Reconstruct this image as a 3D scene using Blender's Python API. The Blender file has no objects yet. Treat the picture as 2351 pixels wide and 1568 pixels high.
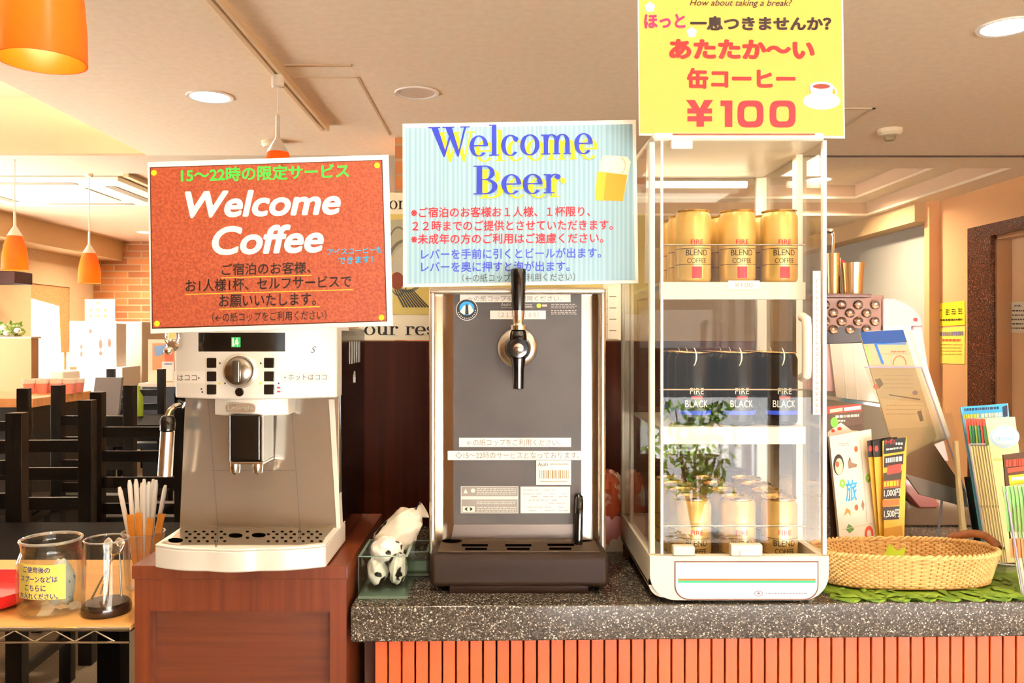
import bpy, bmesh, math, random
from mathutils import Vector, Matrix
random.seed(11)
sc = bpy.context.scene
col = sc.collection
R = math.radians

# ------------------------------------------------------------------ camera, world, exposure
F, CX, CY, CZ = 1900.0, 1150.0, 770.0, 1.32      # focal length in px, vanishing point, eye height
cam_d = bpy.data.cameras.new('camera')
cam_d.sensor_width = 36.0
cam_d.lens = F * 36.0 / 2351
cam_d.shift_x = (1175.5 - CX) / 2351
cam_d.shift_y = (CY - 784.0) / 2351
cam_d.clip_start = 0.05
cam = bpy.data.objects.new('camera', cam_d)
cam.location = (0, 0, CZ)
cam.rotation_euler = (R(90), 0, 0)
col.objects.link(cam)
sc.camera = cam
sc.view_settings.view_transform = 'Standard'
sc.view_settings.look = 'None'
sc.view_settings.gamma = 1.0
sc.view_settings.use_curve_mapping = False
sc.view_settings.exposure = 0.76
sc.cycles.max_bounces = 8
sc.cycles.diffuse_bounces = 4
sc.cycles.glossy_bounces = 4
sc.cycles.transmission_bounces = 6
sc.cycles.transparent_max_bounces = 32
sc.cycles.caustics_reflective = False
sc.cycles.caustics_refractive = False

wd = bpy.data.worlds.new('sky')
sc.world = wd
wd.use_nodes = True
bgn = wd.node_tree.nodes['Background']
bgn.inputs[0].default_value = (1.0, 0.985, 0.96, 1)
bgn.inputs[1].default_value = 1.2


def area_light(name, loc, size, energy, color, rot=(0, 0, 0), size_y=None, spread=180, shape='DISK'):
    l = bpy.data.lights.new(name, 'AREA')
    l.shape = shape
    l.size = size
    if size_y:
        l.size_y = size_y
    l.energy = energy
    l.color = color
    l.spread = R(spread)
    o = bpy.data.objects.new(name, l)
    o.location = loc
    o.rotation_euler = rot
    col.objects.link(o)
    return o


# daylight enters through the shop windows behind the camera (right), the dining room window and an added side window
for nm, loc, sx, sy, rot in (('window_daylight', (2.3, -2.62, 1.1), 4.4, 1.6, (R(90), 0, 0)),
                             ('added_side_daylight', (-5.3, 5.3, 1.15), 4.6, 1.9, (R(90), 0, R(-90))),
                             ('dining_daylight', (-5.3, 9.42, 1.15), 0.8, 1.5, (R(90), 0, R(-90)))):
    p = area_light(nm, loc, sx, 1, (1, 1, 1), rot, sy, shape='RECTANGLE')
    p.data.cycles.is_portal = True

sun = bpy.data.lights.new('sun', 'SUN')             # high sun over the roof, on the pavement outside
sun.energy = 105
sun.color = (1, .99, .97)
sun.angle = R(1)
so = bpy.data.objects.new('sun', sun)
so.rotation_euler = Vector((.12, .5, -.85)).to_track_quat('-Z', 'Y').to_euler()
so.location = (0, -6, 8)
col.objects.link(so)

# ------------------------------------------------------------------ small helpers


def P(px, py, D):
    return Vector(((px - CX) * D / F, D, CZ + (CY - py) * D / F))


def lin(c):
    if isinstance(c, str):
        c = tuple(int(c[i:i + 2], 16) / 255 for i in (0, 2, 4))
    return tuple((x / 12.92 if x <= 0.04045 else ((x + 0.055) / 1.055) ** 2.4) for x in c)


MATS = {}


def mat(name, c, rough=0.5, metal=0.0, spec=0.5, noise=None, scale=20.0, stretch=(1, 1, 1), detail=3.0,
        bump=0.0, emit=None, estr=0.0, coat=0.0, ramp=(0.35, 0.65)):
    """principled material; noise = second colour blended in by a noise texture"""
    if name in MATS:
        return MATS[name]
    m = bpy.data.materials.new(name)
    m.use_nodes = True
    nt = m.node_tree
    b = nt.nodes['Principled BSDF']
    b.inputs['Base Color'].default_value = (*lin(c), 1)
    b.inputs['Roughness'].default_value = rough
    b.inputs['Metallic'].default_value = metal
    b.inputs['Specular IOR Level'].default_value = spec
    b.inputs['Coat Weight'].default_value = coat
    if emit:
        b.inputs['Emission Color'].default_value = (*lin(emit), 1)
        b.inputs['Emission Strength'].default_value = estr
    if noise or bump:
        tc = nt.nodes.new('ShaderNodeTexCoord')
        mp = nt.nodes.new('ShaderNodeMapping')
        mp.inputs['Scale'].default_value = stretch
        nz = nt.nodes.new('ShaderNodeTexNoise')
        nz.inputs['Scale'].default_value = scale
        nz.inputs['Detail'].default_value = detail
        nt.links.new(tc.outputs['Object'], mp.inputs[0])
        nt.links.new(mp.outputs[0], nz.inputs['Vector'])
        if noise:
            cr = nt.nodes.new('ShaderNodeValToRGB')
            cr.color_ramp.elements[0].position = ramp[0]
            cr.color_ramp.elements[1].position = ramp[1]
            cr.color_ramp.elements[0].color = (*lin(c), 1)
            cr.color_ramp.elements[1].color = (*lin(noise), 1)
            nt.links.new(nz.outputs['Fac'], cr.inputs[0])
            nt.links.new(cr.outputs[0], b.inputs['Base Color'])
        if bump:
            bp = nt.nodes.new('ShaderNodeBump')
            bp.inputs['Strength'].default_value = bump
            bp.inputs['Distance'].default_value = 0.002
            nt.links.new(nz.outputs['Fac'], bp.inputs['Height'])
            nt.links.new(bp.outputs[0], b.inputs['Normal'])
    MATS[name] = m
    return m


def ink(c, rough=0.45):
    return mat('ink_' + c, c, rough, spec=0.3)


def pane(name, tint='f4f8f4', refl=1.0, ior=1.5, alpha=0.0, body='ffffff'):
    """thin clear sheet: fresnel reflection over transparency (alpha = share of milky body colour)"""
    if name in MATS:
        return MATS[name]
    m = bpy.data.materials.new(name)
    m.use_nodes = True
    nt = m.node_tree
    nt.nodes.clear()
    out = nt.nodes.new('ShaderNodeOutputMaterial')
    tr = nt.nodes.new('ShaderNodeBsdfTransparent')
    tr.inputs[0].default_value = (*lin(tint), 1)
    gl = nt.nodes.new('ShaderNodeBsdfGlossy')
    gl.inputs['Roughness'].default_value = 0.01
    fr = nt.nodes.new('ShaderNodeFresnel')
    ge = nt.nodes.new('ShaderNodeNewGeometry')       # same reflectance on both faces of the sheet
    io = nt.nodes.new('ShaderNodeMapRange')
    io.inputs[3].default_value = ior
    io.inputs[4].default_value = 1 / ior
    nt.links.new(ge.outputs['Backfacing'], io.inputs[0])
    nt.links.new(io.outputs[0], fr.inputs['IOR'])
    mu = nt.nodes.new('ShaderNodeMath')
    mu.operation = 'MULTIPLY'
    mu.inputs[1].default_value = refl
    nt.links.new(fr.outputs[0], mu.inputs[0])
    mx = nt.nodes.new('ShaderNodeMixShader')
    nt.links.new(mu.outputs[0], mx.inputs[0])
    src = tr.outputs[0]
    if alpha:
        df = nt.nodes.new('ShaderNodeBsdfDiffuse')
        df.inputs[0].default_value = (*lin(body), 1)
        m2 = nt.nodes.new('ShaderNodeMixShader')
        m2.inputs[0].default_value = alpha
        nt.links.new(tr.outputs[0], m2.inputs[1])
        nt.links.new(df.outputs[0], m2.inputs[2])
        src = m2.outputs[0]
    nt.links.new(src, mx.inputs[1])
    nt.links.new(gl.outputs[0], mx.inputs[2])
    nt.links.new(mx.outputs[0], out.inputs[0])
    MATS[name] = m
    return m


def ramp_mat(name, tex, stops, rough=0.5, scale=30.0, stretch=(1, 1, 1), bump=0.0, metal=0.0, spec=0.5):
    """material whose colour follows a texture (voronoi / wave / noise) through a colour ramp"""
    if name in MATS:
        return MATS[name]
    m = bpy.data.materials.new(name)
    m.use_nodes = True
    nt = m.node_tree
    b = nt.nodes['Principled BSDF']
    b.inputs['Roughness'].default_value = rough
    b.inputs['Metallic'].default_value = metal
    b.inputs['Specular IOR Level'].default_value = spec
    tc = nt.nodes.new('ShaderNodeTexCoord')
    mp = nt.nodes.new('ShaderNodeMapping')
    mp.inputs['Scale'].default_value = stretch
    nt.links.new(tc.outputs['Object'], mp.inputs[0])
    if tex == 'voronoi':
        t = nt.nodes.new('ShaderNodeTexVoronoi')
        o = t.outputs['Color']
    elif tex == 'wave':
        t = nt.nodes.new('ShaderNodeTexWave')
        t.inputs['Distortion'].default_value = 6
        t.inputs['Detail'].default_value = 3
        o = t.outputs['Fac']
    else:
        t = nt.nodes.new('ShaderNodeTexNoise')
        t.inputs['Detail'].default_value = 4
        o = t.outputs['Fac']
    t.inputs['Scale'].default_value = scale
    nt.links.new(mp.outputs[0], t.inputs['Vector'])
    cr = nt.nodes.new('ShaderNodeValToRGB')
    els = cr.color_ramp.elements
    els[0].position, els[0].color = stops[0][0], (*lin(stops[0][1]), 1)
    els[1].position, els[1].color = stops[-1][0], (*lin(stops[-1][1]), 1)
    for p, c in stops[1:-1]:
        e = els.new(p)
        e.color = (*lin(c), 1)
    if tex == 'voronoi':
        sp = nt.nodes.new('ShaderNodeSeparateColor')
        nt.links.new(o, sp.inputs[0])
        o = sp.outputs[0]
    nt.links.new(o, cr.inputs[0])
    nt.links.new(cr.outputs[0], b.inputs['Base Color'])
    if bump:
        bp = nt.nodes.new('ShaderNodeBump')
        bp.inputs['Strength'].default_value = bump
        bp.inputs['Distance'].default_value = 0.003
        nt.links.new(o, bp.inputs['Height'])
        nt.links.new(bp.outputs[0], b.inputs['Normal'])
    MATS[name] = m
    return m


class MB:
    """collects shapes; build() links them as ONE mesh object"""

    def __init__(s, m=None):
        s.v, s.f, s.mi, s.mats, s.m, s.lay, s.bev = [], [], [], [], 0, 0.0, False
        if m:
            s.use(m)

    def use(s, m):
        if m not in s.mats:
            s.mats.append(m)
        s.m = s.mats.index(m)
        return s

    def add(s, vs, fs):
        k = len(s.v)
        s.v += [Vector(v) for v in vs]
        s.f += [[i + k for i in f] for f in fs]
        s.mi += [s.m] * len(fs)
        return s

    def box(s, x0, x1, y0, y1, z0, z1, b=0.0, seg=2):
        if b:
            s.bev = True
            bm = bmesh.new()
            bmesh.ops.create_cube(bm, size=1)
            for v in bm.verts:
                v.co = Vector(((x0 + x1) / 2 + v.co.x * (x1 - x0), (y0 + y1) / 2 + v.co.y * (y1 - y0), (z0 + z1) / 2 + v.co.z * (z1 - z0)))
            bmesh.ops.bevel(bm, geom=list(bm.edges), offset=b, segments=seg, affect='EDGES', profile=0.5)
            bm.verts.index_update()
            s.add([v.co.copy() for v in bm.verts], [[v.index for v in f.verts] for f in bm.faces])
            bm.free()
            return s
        v = [(x, y, z) for z in (z0, z1) for y in (y0, y1) for x in (x0, x1)]
        return s.add(v, [(0, 2, 3, 1), (4, 5, 7, 6), (0, 1, 5, 4), (2, 6, 7, 3), (0, 4, 6, 2), (1, 3, 7, 5)])

    def prism(s, pts, back):
        """polygon (3-D points) extruded by the vector back"""
        n = len(pts)
        back = Vector(back)
        v = [Vector(p) for p in pts] + [Vector(p) + back for p in pts]
        fs = [list(range(n)), list(range(2 * n - 1, n - 1, -1))]
        fs += [(i, i + n, (i + 1) % n + n, (i + 1) % n) for i in range(n)]
        return s.add(v, fs)

    def tube(s, pts, r, n=8, closed=False):
        pts = [Vector(p) for p in pts]
        m = len(pts)
        rs = r if isinstance(r, (list, tuple)) else [r] * m
        vs, fs = [], []
        up = None
        for i, p in enumerate(pts):
            a = pts[(i - 1) % m] if (closed or i > 0) else p
            c = pts[(i + 1) % m] if (closed or i < m - 1) else p
            t = (c - a)
            t = t.normalized() if t.length > 1e-9 else Vector((0, 0, 1))
            if up is None:
                up = Vector((0, 0, 1)) if abs(t.z) < 0.9 else Vector((1, 0, 0))
            up = (up - t * up.dot(t)).normalized()
            sd = t.cross(up)
            for k in range(n):
                a_ = 2 * math.pi * k / n
                vs.append(p + (up * math.sin(a_) + sd * math.cos(a_)) * rs[i])
        for i in range(m if closed else m - 1):
            j = (i + 1) % m
            for k in range(n):
                fs.append((i * n + k, i * n + (k + 1) % n, j * n + (k + 1) % n, j * n + k))
        if not closed:
            fs.append(list(range(n))[::-1])
            fs.append([(m - 1) * n + k for k in range(n)])
        return s.add(vs, fs)

    def cyl(s, p0, p1, r0, r1=None, n=24):
        return s.tube([p0, p1], [r0, r0 if r1 is None else r1], n)

    def lathe(s, c, prof, n=32, axis=(0, 0, 1), closed=True):
        """profile [(radius, height along axis)] spun round axis at c"""
        ax = Vector(axis).normalized()
        u = Vector((1, 0, 0)) if abs(ax.x) < 0.9 else Vector((0, 1, 0))
        u = (u - ax * u.dot(ax)).normalized()
        w = ax.cross(u)
        c = Vector(c)
        vs, fs = [], []
        for r, h in prof:
            for k in range(n):
                a = 2 * math.pi * k / n
                vs.append(c + ax * h + (u * math.cos(a) + w * math.sin(a)) * r)
        for i in range(len(prof) - 1):
            for k in range(n):
                fs.append((i * n + k, i * n + (k + 1) % n, (i + 1) * n + (k + 1) % n, (i + 1) * n + k))
        if closed:
            if prof[0][0] > 1e-6:
                fs.append(list(range(n))[::-1])
            if prof[-1][0] > 1e-6:
                fs.append([(len(prof) - 1) * n + k for k in range(n)])
        return s.add(vs, fs)

    def ell(s, c, rx, ry, rz, n=20, m=12, wob=0.0, seed=0, rot=None):
        rnd = random.Random(seed)
        ph = [rnd.uniform(0, 6.28) for _ in range(6)]
        vs, fs = [], []
        c = Vector(c)
        for i in range(m + 1):
            t = math.pi * i / m
            for k in range(n):
                a = 2 * math.pi * k / n
                d = Vector((math.sin(t) * math.cos(a), math.sin(t) * math.sin(a), math.cos(t)))
                w = 1 + wob * (math.sin(5 * d.x + ph[0]) * math.sin(6 * d.z + ph[1]) + 0.6 * math.sin(9 * d.y + ph[2]) * math.sin(11 * d.x + ph[3]) + 0.4 * math.sin(17 * d.z + ph[4]) * math.sin(15 * d.y + ph[5]))
                q = Vector((d.x * rx * w, d.y * ry * w, d.z * rz * w))
                if rot:
                    q = rot @ q
                vs.append(c + q)
        for i in range(m):
            for k in range(n):
                fs.append((i * n + k, (i + 1) * n + k, (i + 1) * n + (k + 1) % n, i * n + (k + 1) % n))
        return s.add(vs, fs)

    def quad(s, a, b, c, d):
        return s.add([a, b, c, d], [(0, 1, 2, 3)])


def link(o, label=None, cat=None, group=None, kind=None):
    if label:
        o['label'] = label
    if cat:
        o['category'] = cat
    if group:
        o['group'] = group
    if kind:
        o['kind'] = kind
    col.objects.link(o)
    return o


ORG = {}


def thing(name, label, cat, loc, group=None, rz=0.0):
    e = bpy.data.objects.new(name, None)
    e.empty_display_size = 0.05
    e.location = loc
    link(e, label, cat, group)
    ORG[e.name] = Vector(loc)
    e.rotation_euler = (0, 0, rz)
    return e


def build(mb, name, parent=None, label=None, cat=None, group=None, kind=None, angle=35, bevel=0.0, recalc=True):
    if parent is not None:
        o0 = ORG[parent.name]
    else:
        xs = [v.x for v in mb.v]
        ys = [v.y for v in mb.v]
        zs = [v.z for v in mb.v]
        o0 = Vector(((min(xs) + max(xs)) / 2, (min(ys) + max(ys)) / 2, min(zs)))
    me = bpy.data.meshes.new(name)
    me.from_pydata([v - o0 for v in mb.v], [], mb.f)
    for m in mb.mats:
        me.materials.append(m)
    me.polygons.foreach_set('material_index', mb.mi)
    if recalc:
        bm = bmesh.new()
        bm.from_mesh(me)
        bmesh.ops.remove_doubles(bm, verts=bm.verts, dist=1e-6)
        bmesh.ops.recalc_face_normals(bm, faces=bm.faces)
        bm.to_mesh(me)
        bm.free()
    if angle:
        me.polygons.foreach_set('use_smooth', [True] * len(me.polygons))
        me.set_sharp_from_angle(angle=R(angle))
    me.update()
    o = bpy.data.objects.new(name, me)
    link(o, label, cat, group, kind)
    if parent is not None:
        o.parent = parent
    else:
        o.location = o0
    ORG[o.name] = o0
    if bevel:
        bv = o.modifiers.new('bevel', 'BEVEL')
        bv.width = bevel
        bv.segments = 2
        bv.limit_method = 'ANGLE'
    if bevel or mb.bev:
        wn = o.modifiers.new('flat_faces', 'WEIGHTED_NORMAL')
        wn.keep_sharp = True
    return o


def dup(root, loc=None, rz=None, label=None, group=None, scale=None):
    c = root.copy()
    col.objects.link(c)
    if loc is not None:
        c.location = loc
    if rz is not None:
        c.rotation_euler = (0, 0, rz)
    if scale is not None:
        c.scale = scale
    if label:
        c['label'] = label
    if group:
        c['group'] = group
    for ch in list(root.children):
        k = ch.copy()
        col.objects.link(k)
        k.parent = c
        for g in list(ch.children):
            h = g.copy()
            col.objects.link(h)
            h.parent = k
    return c


# ------------------------------------------------------------------ printing on planes
class PL:
    """a plane in the room; at() finds the spot on it that was measured at a pixel of the photo"""

    def __init__(s, p, n):
        s.p, s.n = Vector(p), Vector(n).normalized()
        if s.n.dot(Vector((0, 0, CZ)) - s.p) < 0:
            s.n = -s.n

    def at(s, px, py, off=0.0):
        c = Vector((0, 0, CZ))
        d = Vector(((px - CX) / F, 1, (CY - py) / F))
        t = s.n.dot(s.p - c) / s.n.dot(d)
        return c + d * t + s.n * off


def front(D):
    return PL((0, D, 0), (0, -1, 0))


def lean(px, py, D, back=15, yaw=0):
    n = Vector((0, -math.cos(R(back)), math.sin(R(back))))
    n.rotate(Matrix.Rotation(R(yaw), 3, 'Z'))
    return PL(P(px, py, D), n)


def slab(mb, pl, pts, th, off=0.0):
    return mb.prism([pl.at(x, y, off) for x, y in pts], -pl.n * th)


def rect(mb, pl, x0, y0, x1, y1, off):
    off = step(mb, off)
    return mb.add([pl.at(x0, y1, off), pl.at(x1, y1, off), pl.at(x1, y0, off), pl.at(x0, y0, off)], [(0, 1, 2, 3)])


def step(mb, off):
    """successive prints lie a hair above each other"""
    mb.lay += 4e-6
    return off + mb.lay


def poly(mb, pl, pts, off):
    off = step(mb, off)
    return mb.add([pl.at(x, y, off) for x, y in pts], [list(range(len(pts)))])


def disc(mb, pl, cx, cy, rx, ry, off, n=28):
    return poly(mb, pl, [(cx + rx * math.cos(2 * math.pi * k / n), cy - ry * math.sin(2 * math.pi * k / n)) for k in range(n)], off)


def ringpx(mb, pl, cx, cy, rx, ry, ix, iy, off, a0=0, a1=360, n=40, e=2.0):
    def se(c, p):
        return math.copysign(abs(c) ** (2 / p), c)
    vs, fs = [], []
    off = step(mb, off)
    for k in range(n + 1):
        a = R(a0 + (a1 - a0) * k / n)
        c, t = se(math.cos(a), e), se(math.sin(a), e)
        vs += [pl.at(cx + rx * c, cy - ry * t, off), pl.at(cx + ix * c, cy - iy * t, off)]
    for k in range(n):
        fs.append((2 * k, 2 * k + 2, 2 * k + 3, 2 * k + 1))
    return mb.add(vs, fs)


TXT = {}


def tmesh(s, bold=0.0, shear=0.0):
    k = (s, shear)
    if k not in TXT:
        c = bpy.data.curves.new('t', 'FONT')
        c.body = s
        c.fill_mode = 'FRONT'
        c.resolution_u = 5
        c.shear = shear
        o = bpy.data.objects.new('t', c)
        col.objects.link(o)
        dg = bpy.context.evaluated_depsgraph_get()
        m = bpy.data.meshes.new_from_object(o.evaluated_get(dg))
        TXT[k] = ([tuple(v.co[:2]) for v in m.vertices], [tuple(p.vertices) for p in m.polygons])
        bpy.data.objects.remove(o)
        bpy.data.curves.remove(c)
        bpy.data.meshes.remove(m)
    if not bold:
        return TXT[k]
    vs, fs = TXT[k]                      # heavier weight: the strokes printed again, shifted a little
    V, Q = [], []
    for i in range(12):
        dx, dy = bold * .5 * math.cos(i * math.pi / 6), bold * .5 * math.sin(i * math.pi / 6)
        n = len(V)
        V += [(x + dx, y + dy) for x, y in vs]
        Q += [tuple(j + n for j in f) for f in fs]
    return V, Q


def tx(mb, s, at, x0, yb0, x1, yb1, h, off=0.0005, bold=0.0, shear=0.0):
    """text whose ink fills x0..x1 along the baseline and is h high (photo px on the plane)"""
    if hasattr(at, 'at'):
        at = at.at
    vs, fs = tmesh(s, bold, shear)
    n1 = len(vs) // 12 if bold else len(vs)
    a, b = min(v[0] for v in vs), max(v[0] for v in vs)
    c, d = min(v[1] for v in vs), max(v[1] for v in vs)
    out = []
    for i, (x, y) in enumerate(vs):
        if i % n1 == 0:
            o1 = step(mb, off) + (i // n1) * 1.2e-5
        u, w = (x - a) / (b - a), (y - c) / max(d - c, 1e-6)
        out.append(at(x0 + u * (x1 - x0), yb0 + u * (yb1 - yb0) - w * h, o1))
    return mb.add(out, fs)


def G_ring(cx, cy, rx, ry, ix, iy, a0, a1, n=26):
    out = []
    for k in range(n):
        q = []
        for a_, (x, y) in ((k, (rx, ry)), (k + 1, (rx, ry)), (k + 1, (ix, iy)), (k, (ix, iy))):
            a = R(a0 + (a1 - a0) * a_ / n)
            q.append((cx + x * math.cos(a), cy + y * math.sin(a)))
        out.append(q)
    return out


def G_box(x0, x1, y0, y1):
    return [[(x0, y0), (x1, y0), (x1, y1), (x0, y1)]]


def G_ball(cx, cy, r, n=14):
    return [[(cx + r * math.cos(2 * math.pi * k / n), cy + r * math.sin(2 * math.pi * k / n)) for k in range(n)]]


def G_arch(x0):
    # stem, shoulder and right stem of one arch of m / n
    return G_ring(x0 + 0.34, 0.62, 0.38, 0.40, 0.16, 0.34, 0, 180) + G_box(x0 + 0.50, x0 + 0.72, 0, 0.64) + G_box(x0 + 0.40, x0 + 0.82, 0, 0.06)


SERIF = {
    'o': (1.10, G_ring(.54, .5, .50, .53, .27, .47, 0, 360)),
    'e': (1.02, G_ring(.52, .5, .48, .53, .25, .47, 0, 318) + G_box(.2, .96, .48, .55)),
    'c': (0.98, G_ring(.52, .5, .48, .53, .25, .47, 48, 318) + G_ball(.80, .80, .13)),
    'l': (0.60, G_box(.17, .40, 0, 1.55) + G_box(.02, .56, 0, .06) + G_box(.02, .3, 1.49, 1.55)),
    'm': (1.68, G_box(.15, .37, 0, 1.0) + G_box(.02, .5, 0, .06) + G_box(.02, .3, .94, 1.0) + G_arch(.20) + G_arch(.76)),
    'r': (0.84, G_box(.15, .37, 0, 1.0) + G_box(.02, .56, 0, .06) + G_box(.02, .3, .94, 1.0) + G_ring(.58, .62, .34, .4, .22, .33, 60, 180) + G_ball(.70, .85, .14)),
    'u': (1.12, G_box(.15, .37, .36, 1.0) + G_box(.02, .3, .94, 1.0) + G_ring(.5, .38, .35, .40, .13, .33, 180, 350) + G_box(.72, .94, 0, 1.0) + G_box(.6, .8, .94, 1.0) + G_box(.8, 1.08, 0, .06)),
    's': (0.82, G_ring(.40, .74, .34, .28, .18, .22, 30, 250) + G_ring(.42, .27, .36, .29, .18, .22, -150, 85) + G_ball(.66, .82, .1) + G_ball(.16, .2, .1)),
    'B': (1.30, G_box(.16, .42, 0, 1.5) + G_box(0, .6, 0, .06) + G_box(0, .6, 1.44, 1.5) + G_ring(.56, 1.12, .46, .38, .24, .32, -90, 90)
          + G_ring(.58, .40, .58, .40, .32, .33, -90, 90) + G_box(.4, .62, .74, .80)),
    'W': (2.02, [[(.08, 1.5), (.42, 1.5), (.84, .24), (.72, 0)], [(.72, 0), (.80, 0), (1.12, 1.05), (1.05, 1.2)],
                 [(.80, 1.5), (1.14, 1.5), (1.54, .24), (1.43, 0)], [(1.43, 0), (1.51, 0), (1.90, 1.5), (1.79, 1.5)]]
          + G_box(-.06, .56, 1.44, 1.5) + G_box(.66, 1.28, 1.44, 1.5) + G_box(1.58, 2.08, 1.44, 1.5)),
}


def serif(mb, s, pl, x0, yb0, x1, yb1, xh, off=0.0006):
    tot = sum(SERIF[c][0] for c in s)
    k = (x1 - x0) / tot
    x = 0.0
    for c in s:
        adv, polys = SERIF[c]
        for pg in polys:
            o1 = step(mb, off)
            pts = []
            for gx, gy in pg:
                u = (x + gx) / tot
                pts.append(pl.at(x0 + (x + gx) * k, yb0 + u * (yb1 - yb0) - gy * xh, o1))
            mb.add(pts, [list(range(len(pts)))])
        x += adv
    return mb
# ------------------------------------------------------------------ the setting
CEIL = 2.42
m_ceil = mat('ceiling_paper', 'f6e3c4', 0.9, noise='f0ddbc', scale=30)
m_ceil2 = mat('ceiling_paint', 'd0ae8c', 0.9)
m_wall = mat('wall_paper', 'd2b48c', 0.85, noise='ccae85', scale=40)
m_wallr = mat('wall_paint_orange', 'cf9a66', 0.85)
m_wallg = mat('wall_paint_grey', 'aea797', 0.85)
m_beam = mat('beam_paper', 'c6a272', 0.85)
m_carpet = mat('carpet', '75664f', 0.95, noise='5c4f3c', scale=180, detail=6)
m_brick = None


def brick_mat():
    m = bpy.data.materials.new('brick')
    m.use_nodes = True
    nt = m.node_tree
    b = nt.nodes['Principled BSDF']
    b.inputs['Roughness'].default_value = 0.8
    tc = nt.nodes.new('ShaderNodeTexCoord')
    mp = nt.nodes.new('ShaderNodeMapping')
    mp.inputs['Rotation'].default_value = (R(90), 0, 0)
    bt = nt.nodes.new('ShaderNodeTexBrick')
    bt.inputs['Color1'].default_value = (*lin('c87f45'), 1)
    bt.inputs['Color2'].default_value = (*lin('9a5a30'), 1)
    bt.inputs['Mortar'].default_value = (*lin('b59670'), 1)
    bt.inputs['Scale'].default_value = 1.0
    bt.inputs['Brick Width'].default_value = 0.34
    bt.inputs['Row Height'].default_value = 0.085
    bt.inputs['Mortar Size'].default_value = 0.008
    nt.links.new(tc.outputs['Object'], mp.inputs[0])
    nt.links.new(mp.outputs[0], bt.inputs['Vector'])
    nt.links.new(bt.outputs['Color'], b.inputs['Base Color'])
    return m


m_brick = brick_mat()
XL, XR, YB, YF = -5.12, 3.6, 10.4, -2.6

b = MB(m_carpet)
b.box(XL - .2, 5.2, YF - .2, YB + .2, -0.1, 0)
build(b, 'floor', kind='structure')
b = MB(mat('bounce_tile', '7e7c78', 0.5, noise='74726e', scale=6))
b.box(-.2, XR, YF, .95, 0, .004)  # unseen tile patch added to bounce daylight up to the ceiling
build(b, 'floor_bounce', kind='structure')

b = MB(m_ceil)                                     # front ceiling, cut away at the left for a raised bay
b.box(-2.16, 5.2, YF, 5.06, CEIL, CEIL + .12)
b.box(XL, -2.16, YF, 1.2, CEIL, CEIL + .12)
build(b, 'ceiling', kind='structure')
b = MB(m_ceil2)
b.box(XL, -2.16, 1.2, 5.06, 2.77, 2.85)
b.box(XL, -2.161, 5.05, 5.16, CEIL + .01, 2.77)
build(b, 'ceiling_raised', kind='structure')
b = MB(mat('beam_paper_left', 'c4b194', 0.85))
b.box(XL, 0.9, 5.061, 5.62, CEIL, 2.86)
build(b, 'beam_left', kind='structure')
b = MB(m_ceil2)
b.box(XL, 0.9, 5.62, YB, 2.5, 2.6)
build(b, 'ceiling_dining', kind='structure')
# coffered ceiling over the right half: two steps up
b = MB(m_beam)


def coffer(b, x0, x1, y0, y1, z, X0, X1, Y0, Y1):
    """slab at z between the outer outline and the opening"""
    b.box(X0, x0, Y0, Y1, z, z + .02)
    b.box(x1, X1, Y0, Y1, z, z + .02)
    b.box(x0, x1, Y0, y0, z, z + .02)
    b.box(x0, x1, y1, Y1, z, z + .02)


b.use(m_ceil)
coffer(b, 0.95, 3.36, 5.45, 7.6, CEIL + .0, 0.9, 5.2, 5.061, YB)
b.use(m_ceil2)
for x0, x1, y0, y1, z in ((0.95, 3.36, 5.45, 7.6, CEIL), (1.2, 3.16, 5.6, 7.38, 2.54)):
    z0, z1 = z + .0205, z + .12
    b.box(x0 - .02, x0, y0 - .02, y1 + .02, z0, z1)
    b.box(x1, x1 + .02, y0 - .02, y1 + .02, z0, z1)
    b.box(x0, x1, y0 - .02, y0, z0, z1)
    b.box(x0, x1, y1, y1 + .02, z0, z1)
b.use(m_ceil)
coffer(b, 1.2, 3.16, 5.6, 7.38, 2.54, 0.93, 3.38, 5.43, 7.62)
b.box(1.18, 3.18, 5.58, 7.40, 2.66, 2.68)
build(b, 'ceiling_coffer', kind='structure')
b = MB(mat('shadow_gap', '4a3322', 0.8))
b.box(0.2, 5.2, 5.0605, 5.061, CEIL - .012, CEIL)  # dark strip coloured in for the shade in the gap at the ceiling edge
build(b, 'trim_shadow', kind='structure')

b = MB(m_wall)                                     # left wall with the window opening
wy0, wy1, wz0, wz1 = 9.02, 9.83, 0.42, 1.89
sy0, sy1, sz0, sz1 = 3.6, 7.6, .1, 2.1               # unseen large side window, added to light the ceilings
b.box(XL - .12, XL, YF, sy0, 0, 2.86)
b.box(XL - .12, XL, sy1, wy0, 0, 2.86)
b.box(XL - .12, XL, sy0, sy1, 0, sz0)
b.box(XL - .12, XL, sy0, sy1, sz1, 2.86)
b.box(XL - .12, XL, wy1, YB, 0, 2.86)
b.box(XL - .12, XL, wy0, wy1, wz1, 2.86)
b.box(XL - .12, XL, wy0, wy1, 0, wz0)
build(b, 'wall_left', kind='structure')
b = MB(mat('window_frame', 'a98a6a', 0.5))
for a, c, d, e in ((wy0, wy0 + .04, wz0, wz1), (wy1 - .04, wy1, wz0, wz1), (wy0, wy1, wz0, wz0 + .04), (wy0, wy1, wz1 - .04, wz1)):
    b.box(XL - .1, XL - .05, a, c, d, e)
w = build(b, 'window_1', kind='structure')
bl = MB(mat('blind_cloth', 'd9a16a', 0.9, noise='c88d58', scale=60))   # rolled blind, lower on the far side
bl.prism([(XL - .03, wy0, wz1), (XL - .03, wy1, wz1), (XL - .03, wy1, 1.12), (XL - .03, wy1 - .16, 1.12), (XL - .03, wy1 - .2, 1.66), (XL - .03, wy0, 1.73)], (.012, 0, 0))
build(bl, 'blind', label='orange woven blind half drawn on the far left window', cat='blind')

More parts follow.
